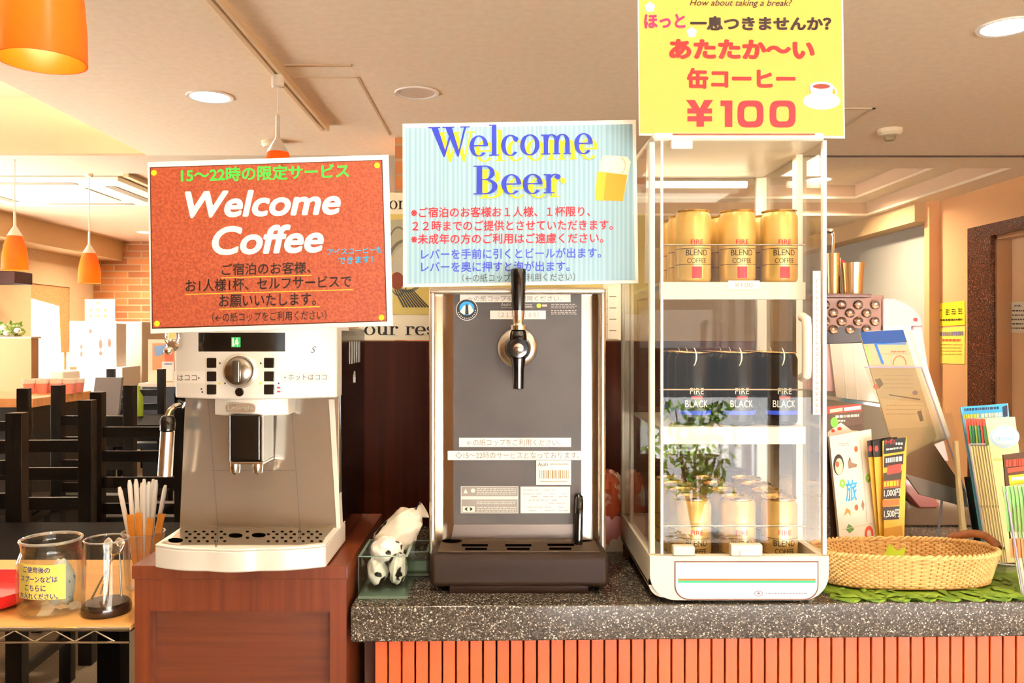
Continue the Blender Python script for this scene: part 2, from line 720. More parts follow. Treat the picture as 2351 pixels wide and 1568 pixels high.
b = MB(m_brick)
b.box(XL, -2.9, YB, YB + .2, 0, 2.6)
build(b, 'wall_back', kind='structure')
b = MB(m_wall)
b.box(-2.9, 5.2, YB, YB + .2, 0, 2.7)
build(b, 'wall_back_plain', kind='structure')
b = MB(m_beam)
b.box(XL, -4.75, 5.62, YB, 2.26, 2.5)
build(b, 'trim_soffit', kind='structure')
b = MB(m_brick)
b.box(-.588, -.1, 4.6, 5.05, 0, CEIL)
build(b, 'column_brick', kind='structure')

# right wall: grey stretch far back, orange stretch with the lift door nearer
b = MB(m_wallg)
b.box(XR, XR + .2, 6.86, YB, 0, 2.28)
build(b, 'wall_right_far', kind='structure')
b = MB(m_beam)
b.box(3.42, XR + .2, 6.84, YB, 2.26, CEIL)
build(b, 'beam_right', kind='structure')
b = MB(m_wallr)
dy0, dy1, dzt = 4.3, 6.36, 2.14                    # opening incl. stone surround (far jamb at dy1)
b.box(XR, XR + .25, dy1, 6.84, 0, CEIL)
b.box(3.51, XR, 6.78, 6.86, 0, CEIL)
b.box(XR, XR + .25, YF, dy0, 0, CEIL)
b.box(XR, XR + .25, dy0, dy1, dzt, CEIL)
build(b, 'wall_right', kind='structure')
m_stone = ramp_mat('red_granite', 'voronoi', [(0.0, '2e150b'), (0.5, '4e2616'), (0.9, '6a3b26'), (1.0, '8d6048')], 0.25, 160)
b = MB(m_stone)
b.box(XR - .015, XR + .02, dy1 - .30, dy1, 0, dzt)
b.box(XR - .015, XR + .02, dy0, dy0 + .30, 0, dzt)
b.box(XR - .015, XR + .02, dy0 + .3005, dy1 - .3005, dzt - .09, dzt)
build(b, 'trim_door', kind='structure')
b = MB(mat('lift_jamb', 'a87c55', 0.35, 0.4))
b.box(XR + .02, XR + .14, dy1 - .32, dy1 - .28, 0, dzt - .09)
b.box(XR + .02, XR + .14, dy0 + .28, dy0 + .32, 0, dzt - .09)
b.box(XR + .02, XR + .14, dy0 + .3, dy1 - .3, dzt - .12, dzt - .09)
build(b, 'trim_jamb', kind='structure')
b = MB(mat('lift_door_metal', 'efc596', 0.45, 0.0))
b.box(XR + .13, XR + .17, dy0 + .3, 5.325, 0, dzt - .1)
b.box(XR + .13, XR + .17, 5.33, dy1 - .3, 0, dzt - .1)
build(b, 'door_1', kind='structure')

# wall behind the camera with the shop windows that light the counter
b = MB(mat('wall_front_paper', 'b99a78', 0.85))
wx0, wx1, wz0f, wz1f = 0.1, 4.5, 0.03, 1.9
b.box(XL, wx0, YF - .15, YF, 0, CEIL)
b.box(wx1, 5.2, YF - .15, YF, 0, CEIL)
b.box(wx0, wx1, YF - .15, YF, wz1f, CEIL)
b.box(wx0, wx1, YF - .15, YF, 0, wz0f)
build(b, 'wall_front', kind='structure')
b = MB(mat('shop_frame', '6a5a4a', 0.5))
for x in (wx0 + .02, 0.9, 1.64, 3.1, wx1 - .02):
    b.box(x - .025, x + .025, YF - .1, YF - .04, wz0f, wz1f)
b.box(wx0, wx1, YF - .1, YF - .04, wz1f - .05, wz1f)
b.box(wx0, wx1, YF - .1, YF - .04, wz0f, wz0f + .05)
build(b, 'window_2', kind='structure')
b = MB(mat('pavement', 'e8e8e8', 0.9))
b.box(-22, XL - .2, -2.8, 14, -0.2, -0.05)  # unseen left strip added to bounce sunlight in through the side window
b.box(-22, 14, -16, YF - .21, -0.2, -0.05)
build(b, 'ground_outside', kind='structure')
b = MB(m_wall)
b.box(3.85, 5.2, YF, -2.0, 0, CEIL)
build(b, 'wall_right_front', kind='structure')

# shrub outside the shop window (mirrored in the warmer's glass)
tr = thing('shrub', 'small leafy green shrub standing outside the shop window', 'shrub', (1.36, -3.5, -.05))
b = MB(mat('bark', '5b4634', 0.9))
for dx, dy, hh in ((0, 0, .6), (.12, .02, .85), (-.14, .03, .8), (.2, -.05, .6)):
    b.tube([(1.36, -3.5, -.05), (1.36 + dx * .5, -3.5 + dy, .25), (1.36 + dx, -3.5 + dy, hh)], [.02, .014, .005])
build(b, 'stems', tr)
b = MB(mat('tree_leaf', '7da23a', 0.6, noise='a9c65c', scale=8))
rn = random.Random(5)
for k in range(340):
    a, rr = rn.uniform(0, 6.28), rn.uniform(0.03, .3)
    c = Vector((1.36 + rr * math.cos(a), -3.5 + .7 * rr * math.sin(a), .5 + rn.uniform(-.3, .35)))
    u = Vector((rn.uniform(-1, 1), rn.uniform(-1, 1), rn.uniform(-1, 1))).normalized() * .045
    w_ = u.cross(Vector((rn.uniform(-1, 1), rn.uniform(-1, 1), rn.uniform(-1, 1)))).normalized() * .02
    b.add([c - u, c + w_, c + u, c - w_], [(0, 1, 2, 3)])
build(b, 'foliage', tr, recalc=False)

# ------------------------------------------------------------------ ceiling fittings
m_white = mat('white_paint', 'f2ece0', 0.5)
m_bulb = mat('lit_lamp', 'ffffff', 0.5, emit='fff6e0', estr=14)
m_chrome = mat('chrome', 'e8e4dc', 0.12, 1.0)
m_steel = mat('brushed_steel', 'cfc8bd', 0.28, 1.0)


def downlight(c, r, on, label, power=14, name='downlight'):
    t = thing(name, label, 'ceiling light', c, 'recessed ceiling lights')
    b = MB(m_white)
    z = c[2]
    b.lathe((c[0], c[1], z), [(r * .82, .0), (r * .84, -.004), (r * .98, -.006), (r, 0)], 40, closed=False)
    build(b, 'trim_ring', t)
    b = MB(m_bulb if on else mat('lamp_off', 'd9cdb8', 0.3, spec=.6))
    b.lathe((c[0], c[1], z), [(0, -.003), (r * .5, -.0035), (r * .83, -.001), (r * .83, 0)], 40)
    build(b, 'lamp', t)
    if on:
        area_light('downlight_glow', (c[0], c[1], z - .02), r * 1.5, power, (1, .86, .66), spread=150)
    return t


def at_ceiling(px, py, z=CEIL):
    return P(px, py, (z - CZ) * F / (CY - py))


downlight(at_ceiling(482, 222), .105, True, 'lit round downlight in the ceiling above the orange coffee sign')
downlight(at_ceiling(957, 213), .1, False, 'unlit round downlight in the ceiling above the blue beer sign')
downlight(at_ceiling(2312, 61), .1, True, 'lit round downlight in the ceiling at the top right corner', 25)
downlight(at_ceiling(1880, 412, 2.66), .12, True, 'lit round downlight up in the stepped ceiling recess behind the can warmer', 40)
downlight(at_ceiling(130, 467, 2.5), .1, True, 'lit small downlight over the dining area left of the hanging lamps', 25)
downlight(at_ceiling(334, 533, 2.5), .1, True, 'lit small downlight far back beside the brick wall', 30)

for k, (x, y) in enumerate(((-1.3, 1.55), (-.1, .75), (1.3, .75), (.4, -.6), (2.3, .2))):  # unseen lamps added over the aisle to brighten the room
    downlight((x, y, CEIL), .1, True, f'added unseen downlight in the ceiling over the aisle, {["left of the counter", "above the camera", "right of the camera", "behind the camera", "at the far right"][k]}', 4)

# lamp rail and hanging lamps
b = MB(mat('rail_plastic', 'd8b98c', 0.5))
x = -.92
b.box(x - .022, x - .006, 0.6, 4.34, CEIL - .03, CEIL)
b.box(x + .006, x + .022, 0.6, 4.34, CEIL - .03, CEIL)
b.use(mat('rail_slot', '3a2415', 0.6))
b.box(x - .006, x + .006, 0.6, 4.34, CEIL - .012, CEIL)
build(b, 'lamp_rail', label='beige lamp rail with a dark slot running along the ceiling', cat='lamp rail')
m_shade = bpy.data.materials.new('amber_glass')
m_shade.use_nodes = True
nt = m_shade.node_tree
pb = nt.nodes['Principled BSDF']
pb.inputs['Base Color'].default_value = (*lin('e07c1e'), 1)
pb.inputs['Roughness'].default_value = 0.3
tl = nt.nodes.new('ShaderNodeBsdfTranslucent')
tl.inputs[0].default_value = (*lin('f58a22'), 1)
ms = nt.nodes.new('ShaderNodeMixShader')
ms.inputs[0].default_value = 0.5
nt.links.new(pb.outputs[0], ms.inputs[1])
nt.links.new(tl.outputs[0], ms.inputs[2])
nt.links.new(ms.outputs[0], nt.nodes['Material Output'].inputs[0])
m_cord = mat('lamp_cord', 'f0e3cd', 0.6)


def pendant(x, y, zrim, rr, h, ztop, label, adaptor=True):
    t = thing('pendant_lamp', label, 'hanging lamp', (x, y, zrim), 'amber glass hanging lamps')
    b = MB(m_shade)
    pr = [(rr, 0), (rr * .985, h * .25), (rr * .93, h * .5), (rr * .80, h * .75), (rr * .58, h)]
    pr_in = [(r - .003, z) for r, z in pr][::-1]
    b.lathe((x, y, zrim), pr + pr_in + [pr[0]], 48, closed=False)
    build(b, 'shade', t)
    b = MB(mat('lamp_cap', 'e4ddd0', 0.35, .3))
    b.lathe((x, y, zrim + h), [(rr * .6, -.002), (rr * .5, .012), (rr * .2, .05), (.009, .06), (.008, .15), (.004, .155)], 28)
    build(b, 'cap', t)
    b = MB(m_cord)
    b.cyl((x, y, zrim + h + .15), (x, y, ztop), .0035, n=8)
    build(b, 'cord', t)
    if adaptor:
        b = MB(m_cord)
        b.lathe((x, y, ztop), [(.02, -.05), (.026, -.045), (.026, -.01), (.022, 0)], 20)
        build(b, 'adaptor', t)
    b = MB(mat('bulb_glass', 'fff0d0', 0.3, emit='ffd48a', estr=3))
    b.ell((x, y, zrim + h * .62), .02, .02, .03)
    build(b, 'bulb', t)
    l = bpy.data.lights.new('lamp_glow', 'POINT')
    l.energy = 1.0
    l.color = (1, .72, .38)
    l.shadow_soft_size = .03
    o = bpy.data.objects.new('lamp_glow', l)
    o.location = (x, y, zrim + h * .3)
    col.objects.link(o)
    return t


q = P(97, 142, 1.5)
pendant(q.x, q.y, q.z, .075, .225, CEIL, 'amber glass hanging lamp nearest the camera, cut off by the top left corner')
q = at_ceiling(638, 157)
pendant(q.x, q.y, 1.86, .075, .215, CEIL - .03, 'amber glass hanging lamp on the rail, its shade behind the orange sign')
q = P(34, 620, 5.18)
pendant(q.x, q.y, q.z, .075, .215, 2.5, 'leftmost amber glass hanging lamp over the dining tables')
q = P(205, 650, 5.9)
pendant(q.x, q.y, q.z, .075, .215, 2.5, 'amber glass hanging lamp in front of the brick wall')

# detectors, hatches, air conditioner
for px, py, lab in ((2043, 297, 'round cream smoke detector on the ceiling right of the yellow sign'), (626, 325, 'round white smoke detector on the ceiling behind the rail lamp')):
    c = at_ceiling(px, py)
    t = thing('smoke_detector', lab, 'smoke detector', c)
    b = MB(mat('detector_plastic', 'e6d3b2', 0.5))
    b.lathe(c, [(.062, 0), (.062, -.02), (.05, -.034), (0, -.036)], 32)
    build(b, 'housing', t)
    b = MB(mat('detector_grille', '8f7a58', 0.5))
    b.lathe(c, [(.03, -.036), (.03, -.05), (.022, -.06), (0, -.061)], 24)
    build(b, 'sensor', t)
c0, c1 = at_ceiling(2010, 247), at_ceiling(1942, 284)
b = MB(mat('hatch_aluminium', 'd9c5a3', 0.4, .5))
X0, X1, Y0, Y1 = c0.x - .45, c0.x, c0.y, c0.y + .45
for r_ in ((X0, X1, Y0, Y0 + .015), (X0, X1, Y1 - .015, Y1), (X0, X0 + .015, Y0, Y1), (X1 - .015, X1, Y0, Y1)):
    b.box(*r_, CEIL - .006, CEIL)
b.use(m_ceil)
b.box(X0 + .02, X1 - .02, Y0 + .02, Y1 - .02, CEIL - .003, CEIL)
build(b, 'ceiling_hatch', label='square access hatch with a thin metal edge in the ceiling behind the yellow sign', cat='hatch')
b = MB(mat('hatch_line', 'c4a67c', 0.7))
b.box(-.88, -.61, 3.36, 3.38, CEIL - .004, CEIL)
b.box(-.88, -.61, 3.52, 3.53, CEIL - .003, CEIL)
b.box(-.615, -.605, 3.52, 4.54, CEIL - .003, CEIL)
build(b, 'trim_2', kind='structure')

t = thing('air_conditioner', 'square white ceiling air conditioner with slots over the dining area', 'air conditioner', (-3.58, 6.72, 2.4985))
c = (-3.58, 6.72)
b = MB(mat('aircon_white', 'efe6d2', 0.5))
b.box(c[0] - .75, c[0] + .75, c[1] - .6, c[1] + .6, 2.465, 2.4985, .01)
build(b, 'panel', t)
b = MB(mat('aircon_grey', 'cfc4ae', 0.6))
b.box(c[0] - .36, c[0] + .36, c[1] - .3, c[1] + .3, 2.458, 2.466, .003)
build(b, 'intake_grille', t)
for r_ in ((c[0] - .38, c[0] + .38, c[1] - .52, c[1] - .45), (c[0] - .38, c[0] + .38, c[1] + .45, c[1] + .52), (c[0] - .62, c[0] - .54, c[1] - .36, c[1] + .36), (c[0] + .54, c[0] + .62, c[1] - .36, c[1] + .36)):
    b = MB(mat('aircon_slot', '6d5c42', 0.6))
    b.box(*r_, 2.461, 2.466)
    build(b, 'air_slot', t)
b = MB(mat('rail_far', 'c9b48c', 0.5))
b.box(-2.74, -2.70, 6.0, 9.4, 2.47, 2.4995)
build(b, 'lamp_rail', label='thin beige lamp rail on the far dining ceiling beside the air conditioner', cat='lamp rail')
for nm, (x0, x1, y0, y1, z0, z1) in (('window_1', (XL - .08, XL - .075, wy0, wy1, wz0, wz1)), ('window_added', (XL - .08, XL - .075, sy0, sy1, sz0, sz1)), ('window_2', (wx0, wx1, YF - .075, YF - .07, wz0f, wz1f))):
    b = MB(pane('window_glass', 'ffffff', 1.0, 1.45))
    b.box(x0, x1, y0, y1, z0, z1)
    build(b, nm + '_pane', kind='structure')

# ------------------------------------------------------------------ counter
ZT = .946


def yf(x):
    return 1.14 + .024 * (x + .207)


m_terrazzo = ramp_mat('speckled_stone', 'voronoi', [(0.0, '2a231d'), (0.4, '413930'), (0.66, '564c42'), (0.88, '746a5f'), (0.95, 'b9b0a4'), (1.0, 'd8d0c4')], 0.12, 620)
t = thing('service_counter', 'long counter with a grey speckled stone top over an orange slatted front', 'counter', (.45, 1.35, 0))
b = MB(m_terrazzo)
pts = [(-.207, yf(-.207), .897), (1.5, yf(1.5), .897), (1.5, 1.95, .897), (-.207, 1.95, .897)]
b.prism(pts, (0, 0, ZT - .897))
build(b, 'countertop', t, label='grey speckled stone worktop', bevel=.002)
b = MB(mat('slat_backing', '5a2a12', 0.7))
b.prism([(-.20, yf(-.2) + .075, 0), (1.5, yf(1.5) + .075, 0), (1.5, 1.9, 0), (-.20, 1.9, 0)], (0, 0, .8965))
build(b, 'carcass', t)
b = MB(ramp_mat('orange_slat', 'noise', [(0.3, 'c95520'), (0.7, 'd5632b')], 0.45, 9, (1, 1, .25)))
x = -.178
while x < 1.48:
    b.box(x, x + .0168, yf(x) + .03, yf(x) + .076, 0.0, .8965, .0008, 1)
    x += .0192
build(b, 'slatted_front', t, label='orange wooden slats')

# brown partition with the restaurant poster standing on it
m_dwood = ramp_mat('dark_walnut', 'noise', [(0.3, '2e1208'), (0.7, '43190a')], 0.5, 14, (9, 9, .2), spec=.12)
b = MB(m_dwood)
b.box(-.277, .50, 1.62, 1.66, ZT + .0005, 1.309, .003)
build(b, 'wood_partition', label='dark brown wooden partition board standing on the counter behind the machines', cat='partition')
PD = 1.655
pl = front(1.632)
t = thing('poster_board', 'cream framed poster with black serif writing standing behind the beer sign', 'poster', P(1130, 783, 1.64) + Vector((0, 0, .0)))
b = MB(mat('poster_cream', 'eee2c8', 0.5))
slab(b, pl, [(824, 781), (1432, 781), (1432, 442), (824, 442)], .012)
build(b, 'board', t)
b = MB(ink('cdb86a'))
rect(b, pl, 832, 492, 1385, 722, .0006)
b.use(ink('a9a48c'))
poly(b, pl, [(840, 520), (900, 505), (990, 500), (990, 560), (900, 590), (840, 580)], .001)
b.use(ink('6f6a58'))
ringpx(b, pl, 935, 610, 48, 62, 40, 55, .0012)
ringpx(b, pl, 915, 600, 30, 80, 26, 76, .0012)
b.use(ink('b8b4a2'))
disc(b, pl, 930, 610, 30, 45, .001)
b.use(ink('7a3418'))
disc(b, pl, 912, 645, 16, 20, .0014)
b.use(ink('3a3630'))
for k in range(9):
    poly(b, pl, [(905 + 5 * k, 665), (908 + 5 * k, 665), (930 + 7 * k, 705), (926 + 7 * k, 706)], .0014)
b.use(ink('b9ad93'))
for k in range(4):
    rect(b, pl, 1392, 690 + 18 * k, 1420, 692 + 18 * k, .0006)
build(b, 'picture', t, recalc=False)
b = MB(ink('1c1713'))
serif(b, 'or', pl, 893, 480, 930, 480, 19)
serif(b, 'our', pl, 835, 769, 915, 769, 20)
serif(b, 'res', pl, 930, 769, 1000, 769, 20)
build(b, 'lettering', t, recalc=False)
b = MB(ink('f3ead8'))
slab(b, front(1.6295), [(1395, 778), (1420, 778), (1420, 660), (1395, 660)], .001)
b.use(ink('8d806c'))
for k in range(4):
    rect(b, front(1.6295), 1399, 680 + 26 * k, 1415, 682 + 26 * k, .0004)
build(b, 'paper_note', label='small cream paper note hanging right of the beer machine', cat='note')

# ------------------------------------------------------------------ cabinet under the coffee machine
m_wood = ramp_mat('red_brown_wood', 'noise', [(0.25, '582410'), (0.5, '6a2f17'), (0.75, '753a1d')], 0.35, 12, (9, 9, .25))
m_woodh = ramp_mat('red_brown_wood_across', 'noise', [(0.25, '562611'), (0.5, '663018'), (0.75, '70381d')], 0.4, 12, (.3, 9, 9))
bx0, bx1, by0, by1, bz = -.508, -.211, 1.14, 1.47, 1.0035
t = thing('wooden_cabinet', 'red-brown wooden cabinet carrying the silver coffee machine', 'cabinet', ((bx0 + bx1) / 2, 1.3, 0))
b = MB(m_wood)
b.box(bx0, bx1, by0 - .002, by1, bz - .019, bz, .0015)
build(b, 'top_board', t)
b = MB(m_wood)
ox0, ox1, oz = P(345, 0, by0).x, P(757, 0, by0).x, P(0, 1404, by0).z
b.box(bx0 + .003, ox0, by0 + .001, by0 + .02, 0, bz - .0195)
b.box(ox1, bx1 - .002, by0 + .001, by0 + .02, 0, bz - .0195)
b.box(ox0, ox1, by0 + .001, by0 + .02, oz, bz - .0195)
b.box(bx0 + .003, bx0 + .02, by0 + .02, by1, 0, bz - .0195)
b.box(bx1 - .019, bx1 - .002, by0 + .02, by1, 0, bz - .0195)
b.box(bx0 + .02, bx1 - .02, by1 - .02, by1, 0, bz - .0195)
build(b, 'body', t)
b = MB(m_woodh)
b.box(ox0 - .004, ox1 + .004, by0 + .021, by0 + .036, 0.03, oz + .004)
build(b, 'door_panel', t)

# ------------------------------------------------------------------ coffee machine
m_silver = mat('silver_plastic', 'ece6da', 0.3, 0.1)
m_silver2 = mat('silver_panel', 'b3aa9c', 0.16, 0.7)
m_black = mat('gloss_black', '0b0908', 0.12, spec=.6)
m_matblk = mat('soft_black', '15110e', 0.45)
cm = thing('coffee_machine', 'silver and black bean-to-cup coffee machine on the wooden cabinet', 'coffee machine', (-.357, 1.28, bz))
X0, X1 = -.474, -.2385
zt = 1.338
b = MB(m_black)
b.box(X0 + .006, X1 + .0005, 1.235, 1.45, bz + .004, zt - .006, .006)
build(b, 'housing', cm, label='black side housing')


def arc_front(x0, x1, ye, yc, n=24):
    """points along a front that bulges from ye at the ends to yc in the middle"""
    return [(x0 + (x1 - x0) * k / n, ye + (yc - ye) * (1 - (2 * k / n - 1) ** 2)) for k in range(n + 1)]


zc = P(0, 917, 1.17).z
b = MB(m_silver)                                    # upper front with the controls
outl = arc_front(X0, X1, 1.205, 1.17) + [(X1, 1.30), (X0, 1.30)]
b.prism([(x, y, zc) for x, y in outl], (0, 0, zt - zc))
build(b, 'control_panel', cm, bevel=.002)


def cp(px, py, off=0.0):
    """spot on the bulging control panel"""
    D = 1.18
    for _ in range(6):
        x = (px - CX) * D / F
        u = (x - X0) / (X1 - X0) * 2 - 1
        D = 1.205 - .035 * (1 - u * u)
    p = P(px, py, D)
    return p + Vector((0, -off, 0))


class CurvePL:
    n = Vector((0, -1, 0))

    def at(s, px, py, off=0.0):
        return cp(px, py, off)


cpl = CurvePL()


def wrap_rect(b, pl, x0, y0, x1, y1, off, n=10):
    for k in range(n):
        a, c = x0 + (x1 - x0) * k / n, x0 + (x1 - x0) * (k + 1) / n
        b.add([pl.at(a, y1, off), pl.at(c, y1, off), pl.at(c, y0, off), pl.at(a, y0, off)], [(0, 1, 2, 3)])


b = MB(m_black)
wrap_rect(b, cpl, 456, 764, 655, 807, .0008)
dsp = build(b, 'display', cm)
b = MB(mat('exit_sign_reflection', '1f7d3c', 0.4, emit='2fa04f', estr=.6))  # mirrored exit sign painted on the display as a faint glow
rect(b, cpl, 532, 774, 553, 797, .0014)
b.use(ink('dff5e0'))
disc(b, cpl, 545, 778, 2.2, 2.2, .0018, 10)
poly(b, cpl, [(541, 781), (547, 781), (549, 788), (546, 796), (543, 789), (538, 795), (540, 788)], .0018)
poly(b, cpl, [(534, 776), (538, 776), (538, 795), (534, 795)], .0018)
build(b, 'sign_reflection', dsp, recalc=False)
for px in (487, 618):
    for py in (833, 864, 894):
        b = MB(m_black)
        c = cp(px, py)
        b.box(c.x - .0072, c.x + .0072, c.y - .002, c.y + .003, c.z - .0072, c.z + .0072, .0012)
        build(b, 'button', cm)
c = cp(552, 852)
b = MB(mat('dial_ring', 'f0e9dc', 0.25, .6))
b.lathe((c.x, c.y + .002, c.z), [(.0245, 0), (.0245, .004), (.0215, .0055), (.0205, .003), (0, .003)], 40, axis=(0, -1, 0))
dr = build(b, 'dial_ring', cm)
b = MB(mat('dial_chrome', 'a89f92', 0.2, 1.0))
b.lathe((c.x, c.y, c.z), [(.0195, 0), (.0195, .006), (.0185, .014), (.016, .0155), (0, .0155)], 40, axis=(0, -1, 0))
dl = build(b, 'dial', cm)
b = MB(mat('dial_grip', '6d655b', 0.25, .9))
b.box(c.x - .005, c.x + .005, c.y - .021, c.y - .014, c.z - .0155, c.z + .0155, .002)
build(b, 'dial_grip', dl)
c = cp(551, 900)
b = MB(m_black)
b.lathe((c.x, c.y, c.z), [(.006, 0), (.006, .0035), (.005, .0045), (0, .0045)], 24, axis=(0, -1, 0))
build(b, 'power_button', cm)
b = MB(ink('3a332c'))
for px, py in ((505, 834), (599, 834), (517, 880), (463, 893), (465, 900), (640, 880)):
    disc(b, cpl, px, py, 2.2, 2.2, .0006, 10)
for k in range(14):
    a = R(-40 + 17 * k)
    disc(b, cpl, 552 + 39 * math.cos(a), 852 - 39 * math.sin(a), .9, .9, .0006, 8)
tx(b, 'S', cpl, 714, 810, 726, 810, 15, .0006, shear=.4)
b.use(ink('b9331c'))
for px, py in ((640, 890), (640, 899)):
    rect(b, cpl, px - 4, py - 2, px + 4, py + 2, .0006)
b.use(ink('d8cf3a'))
for px, py in ((504, 880), (598, 880)):
    disc(b, cpl, px, py, 3, 2.5, .0006, 10)
build(b, 'printed_symbols', cm, recalc=False)
for x0, x1, y0, y1, s, a0, a1 in ((397, 472, 852, 880, 'はココ▸', 408, 460), (645, 756, 853, 879, '◂ ホットはココ', 652, 750)):
    b = MB(mat('label_tape', 'f6efe2', 0.4))
    wrap_rect(b, cpl, x0, y0, x1, y1, .0009)
    k = build(b, 'label_strip', cm)
    b = MB(ink('4a443c'))
    tx(b, s, cpl, a0, y1 - 6, a1, y1 - 6, 14, .0013)
    build(b, 'lettering', k, recalc=False)

# lower front
D0 = 1.214
z0 = P(0, 1213, D0).z
b = MB(m_silver2)
xa, xb, xc, xd = P(412, 0, D0).x, P(778, 0, D0).x, X0 + .004, X1 - .002
prof = [(xa, 1.214, z0), (xb, 1.214, z0), (xd, 1.232, zc), (xc, 1.232, zc)]
b.prism(prof, (0, .03, 0))
lf = build(b, 'front_panel', cm, bevel=.001)
lpl = PL(prof[0], (Vector(prof[1]) - Vector(prof[0])).cross(Vector(prof[3]) - Vector(prof[0])))
b = MB(mat('seam_dark', '4b443c', 0.6))
for pts in ([(477, 918), (479, 918), (502, 1213), (499.5, 1213)], [(667, 918), (669, 918), (690, 1213), (688, 1213)], [(486, 1079), (676, 1079), (676, 1081), (486, 1081)]):
    poly(b, lpl, pts, .0004)
build(b, 'seam', cm, recalc=False)
b = MB(m_silver)                                    # bright edge trim down the right side
b.prism([lpl.at(755, 917, .001), lpl.at(768, 917, .001), lpl.at(782, 1213, .001), lpl.at(773, 1213, .001)], (0, .02, 0))
build(b, 'edge_trim', cm)
b = MB(m_silver)
q0, q1 = P(485, 955, 1.175), P(656, 918, 1.175)
o2 = arc_front(q0.x, q1.x, 1.19, 1.172, 12) + [(q1.x, 1.235), (q0.x, 1.235)]
b.prism([(x, y, q0.z) for x, y in o2], (0, 0, q1.z - q0.z + .002))
build(b, 'spout_hood', cm, bevel=.0015)
pb_ = front(1.1715)
bg = MB(mat('badge_chrome', 'e9e3d8', 0.2, .8))
ringpx(bg, pb_, 552, 937, 35, 12, 0.1, 0.1, .0008, e=4)
kb = build(bg, 'badge', cm)
b = MB(ink('9a9184'))
ringpx(b, pb_, 552, 937, 35, 12, 33, 10, .0012, e=4)
tx(b, 'DeLonghi', pb_, 524, 943, 580, 943, 12, .0013, bold=.01)
build(b, 'lettering', kb, recalc=False)
b = MB(m_black)
q0, q1 = P(528, 1060, 1.165), P(597, 955, 1.165)
b.box(q0.x, q1.x, 1.165, 1.235, q0.z, q1.z + .002, .003)
sp = build(b, 'spout', cm)
b = MB(m_chrome)
q2 = P(604, 0, 1.165)
b.box(q1.x + .0002, q2.x, 1.166, 1.22, q0.z, q1.z, .001)
b.box(q0.x - .002, q0.x - .0002, 1.167, 1.22, q0.z, q1.z, .0005)
b.box(q0.x, q2.x, 1.166, 1.22, q0.z - .004, q0.z - .0002, .001)
build(b, 'chrome_trim', sp)
for px in (540, 592):
    c = P(px, 1062, 1.18)
    b = MB(m_chrome)
    b.lathe((c.x, c.y, c.z - .014), [(.003, -.003), (.0065, 0), (.0075, .006), (.0075, .016)], 20)
    build(b, 'nozzle', sp)

# drip tray
zr = P(0, 1253, 1.11).z
bt = bz + .003
b = MB(m_silver)
L, Rr = P(356, 1255, 1.118).x, P(748, 1250, 1.118).x


def scallop(n=10):
    pts = []
    xs = [L, L + (Rr - L) * .33, L + (Rr - L) * .63, Rr]
    ys = [1.118, 1.098, 1.098, 1.118]
    for i in range(3):
        for k in range(n):
            u = k / n
            y = ys[i] + (ys[i + 1] - ys[i]) * u - .006 * math.sin(math.pi * u)
            pts.append((xs[i] + (xs[i + 1] - xs[i]) * u, y))
    pts.append((Rr, 1.118))
    return pts


outer = scallop() + [(X1 + .002, 1.15), (X1 + .002, 1.26), (X0 + .002, 1.26), (L - .001, 1.15)]
b.prism([(x, y, bt) for x, y in outer], (0, 0, zr - .003 - bt))
build(b, 'drip_tray', cm, bevel=.002)
b = MB(m_silver)
b.prism([(x, y, zr - .0029) for x, y in outer], (0, 0, .0029))
build(b, 'tray_rim', cm, bevel=.0008)
tp = PL((0, 0, zr + .0002), (0, 0, 1))
b = MB(mat('tray_steel', 'c9c1b3', 0.18, 1.0))
g = [(x * .955 + (-.357) * .045, max(y, 1.106) + .006) for x, y in scallop()] + [(X1 - .006, 1.15), (X1 - .006, 1.213), (X0 + .006, 1.213), (L + .01, 1.15)]
b.prism([(x, y, zr + .0001) for x, y in g], (0, 0, .0008))
gr = build(b, 'cup_grille', cm)
b = MB(mat('hole_black', '050403', 1.0, spec=0.0))
tp = PL((0, 0, zr + .0012), (0, 0, 1))
for px, py, rx, ry in ((403, 1240, 17, 5), (541, 1229, 16, 4.5), (594, 1228, 16, 4.5)):
    disc(b, tp, px, py, rx, ry, .0002)
rn = random.Random(3)
for yy in (1220, 1226, 1234, 1242):
    for k in range(16):
        px = 428 + 20 * k + (8 if yy in (1226, 1242) else 0)
        if abs(px - 541) < 22 or abs(px - 594) < 22:
            continue
        disc(b, tp, px, yy, 4, 1.3, .0002, 10)
b.use(mat('seam_dark', '4b443c'))
poly(b, tp, [(498, 1213), (500, 1213), (497, 1255), (494, 1255)], .0002)
poly(b, tp, [(688, 1213), (690, 1213), (687, 1250), (685, 1250)], .0002)
build(b, 'drain_holes', gr, recalc=False)

# steam wand
c = P(380, 960, 1.18)
b = MB(m_chrome)
b.tube([P(418, 928, 1.2), P(402, 932, 1.19), P(390, 942, 1.182), P(384, 956, 1.18), P(384, 966, 1.18)], .0038, 10)
wand = build(b, 'steam_wand', cm)
b = MB(m_black)
b.cyl(P(408, 925, 1.2), P(422, 930, 1.2), .006, .005, 14)
build(b, 'wand_joint', wand)
b = MB(m_black)
b.lathe(P(385, 990, 1.18), [(.008, 0), (.0105, .002), (.0105, .016), (.008, .0215), (.006, .0225)], 24)
build(b, 'wand_grip', wand)
b = MB(m_steel)
b.tube([P(385, 990, 1.18), P(379, 1092, 1.18)], [.0098, .0102], 28)
build(b, 'wand_tube', wand)
b = MB(m_chrome)
c = P(404, 792, 1.178)
b.lathe((c.x, c.y, c.z), [(.009, 0), (.009, .012), (.006, .016), (0, .017)], 24, axis=(0, -1, 0))
b.tube([c + Vector((.0095 * math.cos(R(30 * k)), -.014, .012 + .012 * math.sin(R(30 * k)))) for k in range(12)], .0022, 8, closed=True)
b.ell(c + Vector((-.004, -.018, -.008)), .006, .005, .006)
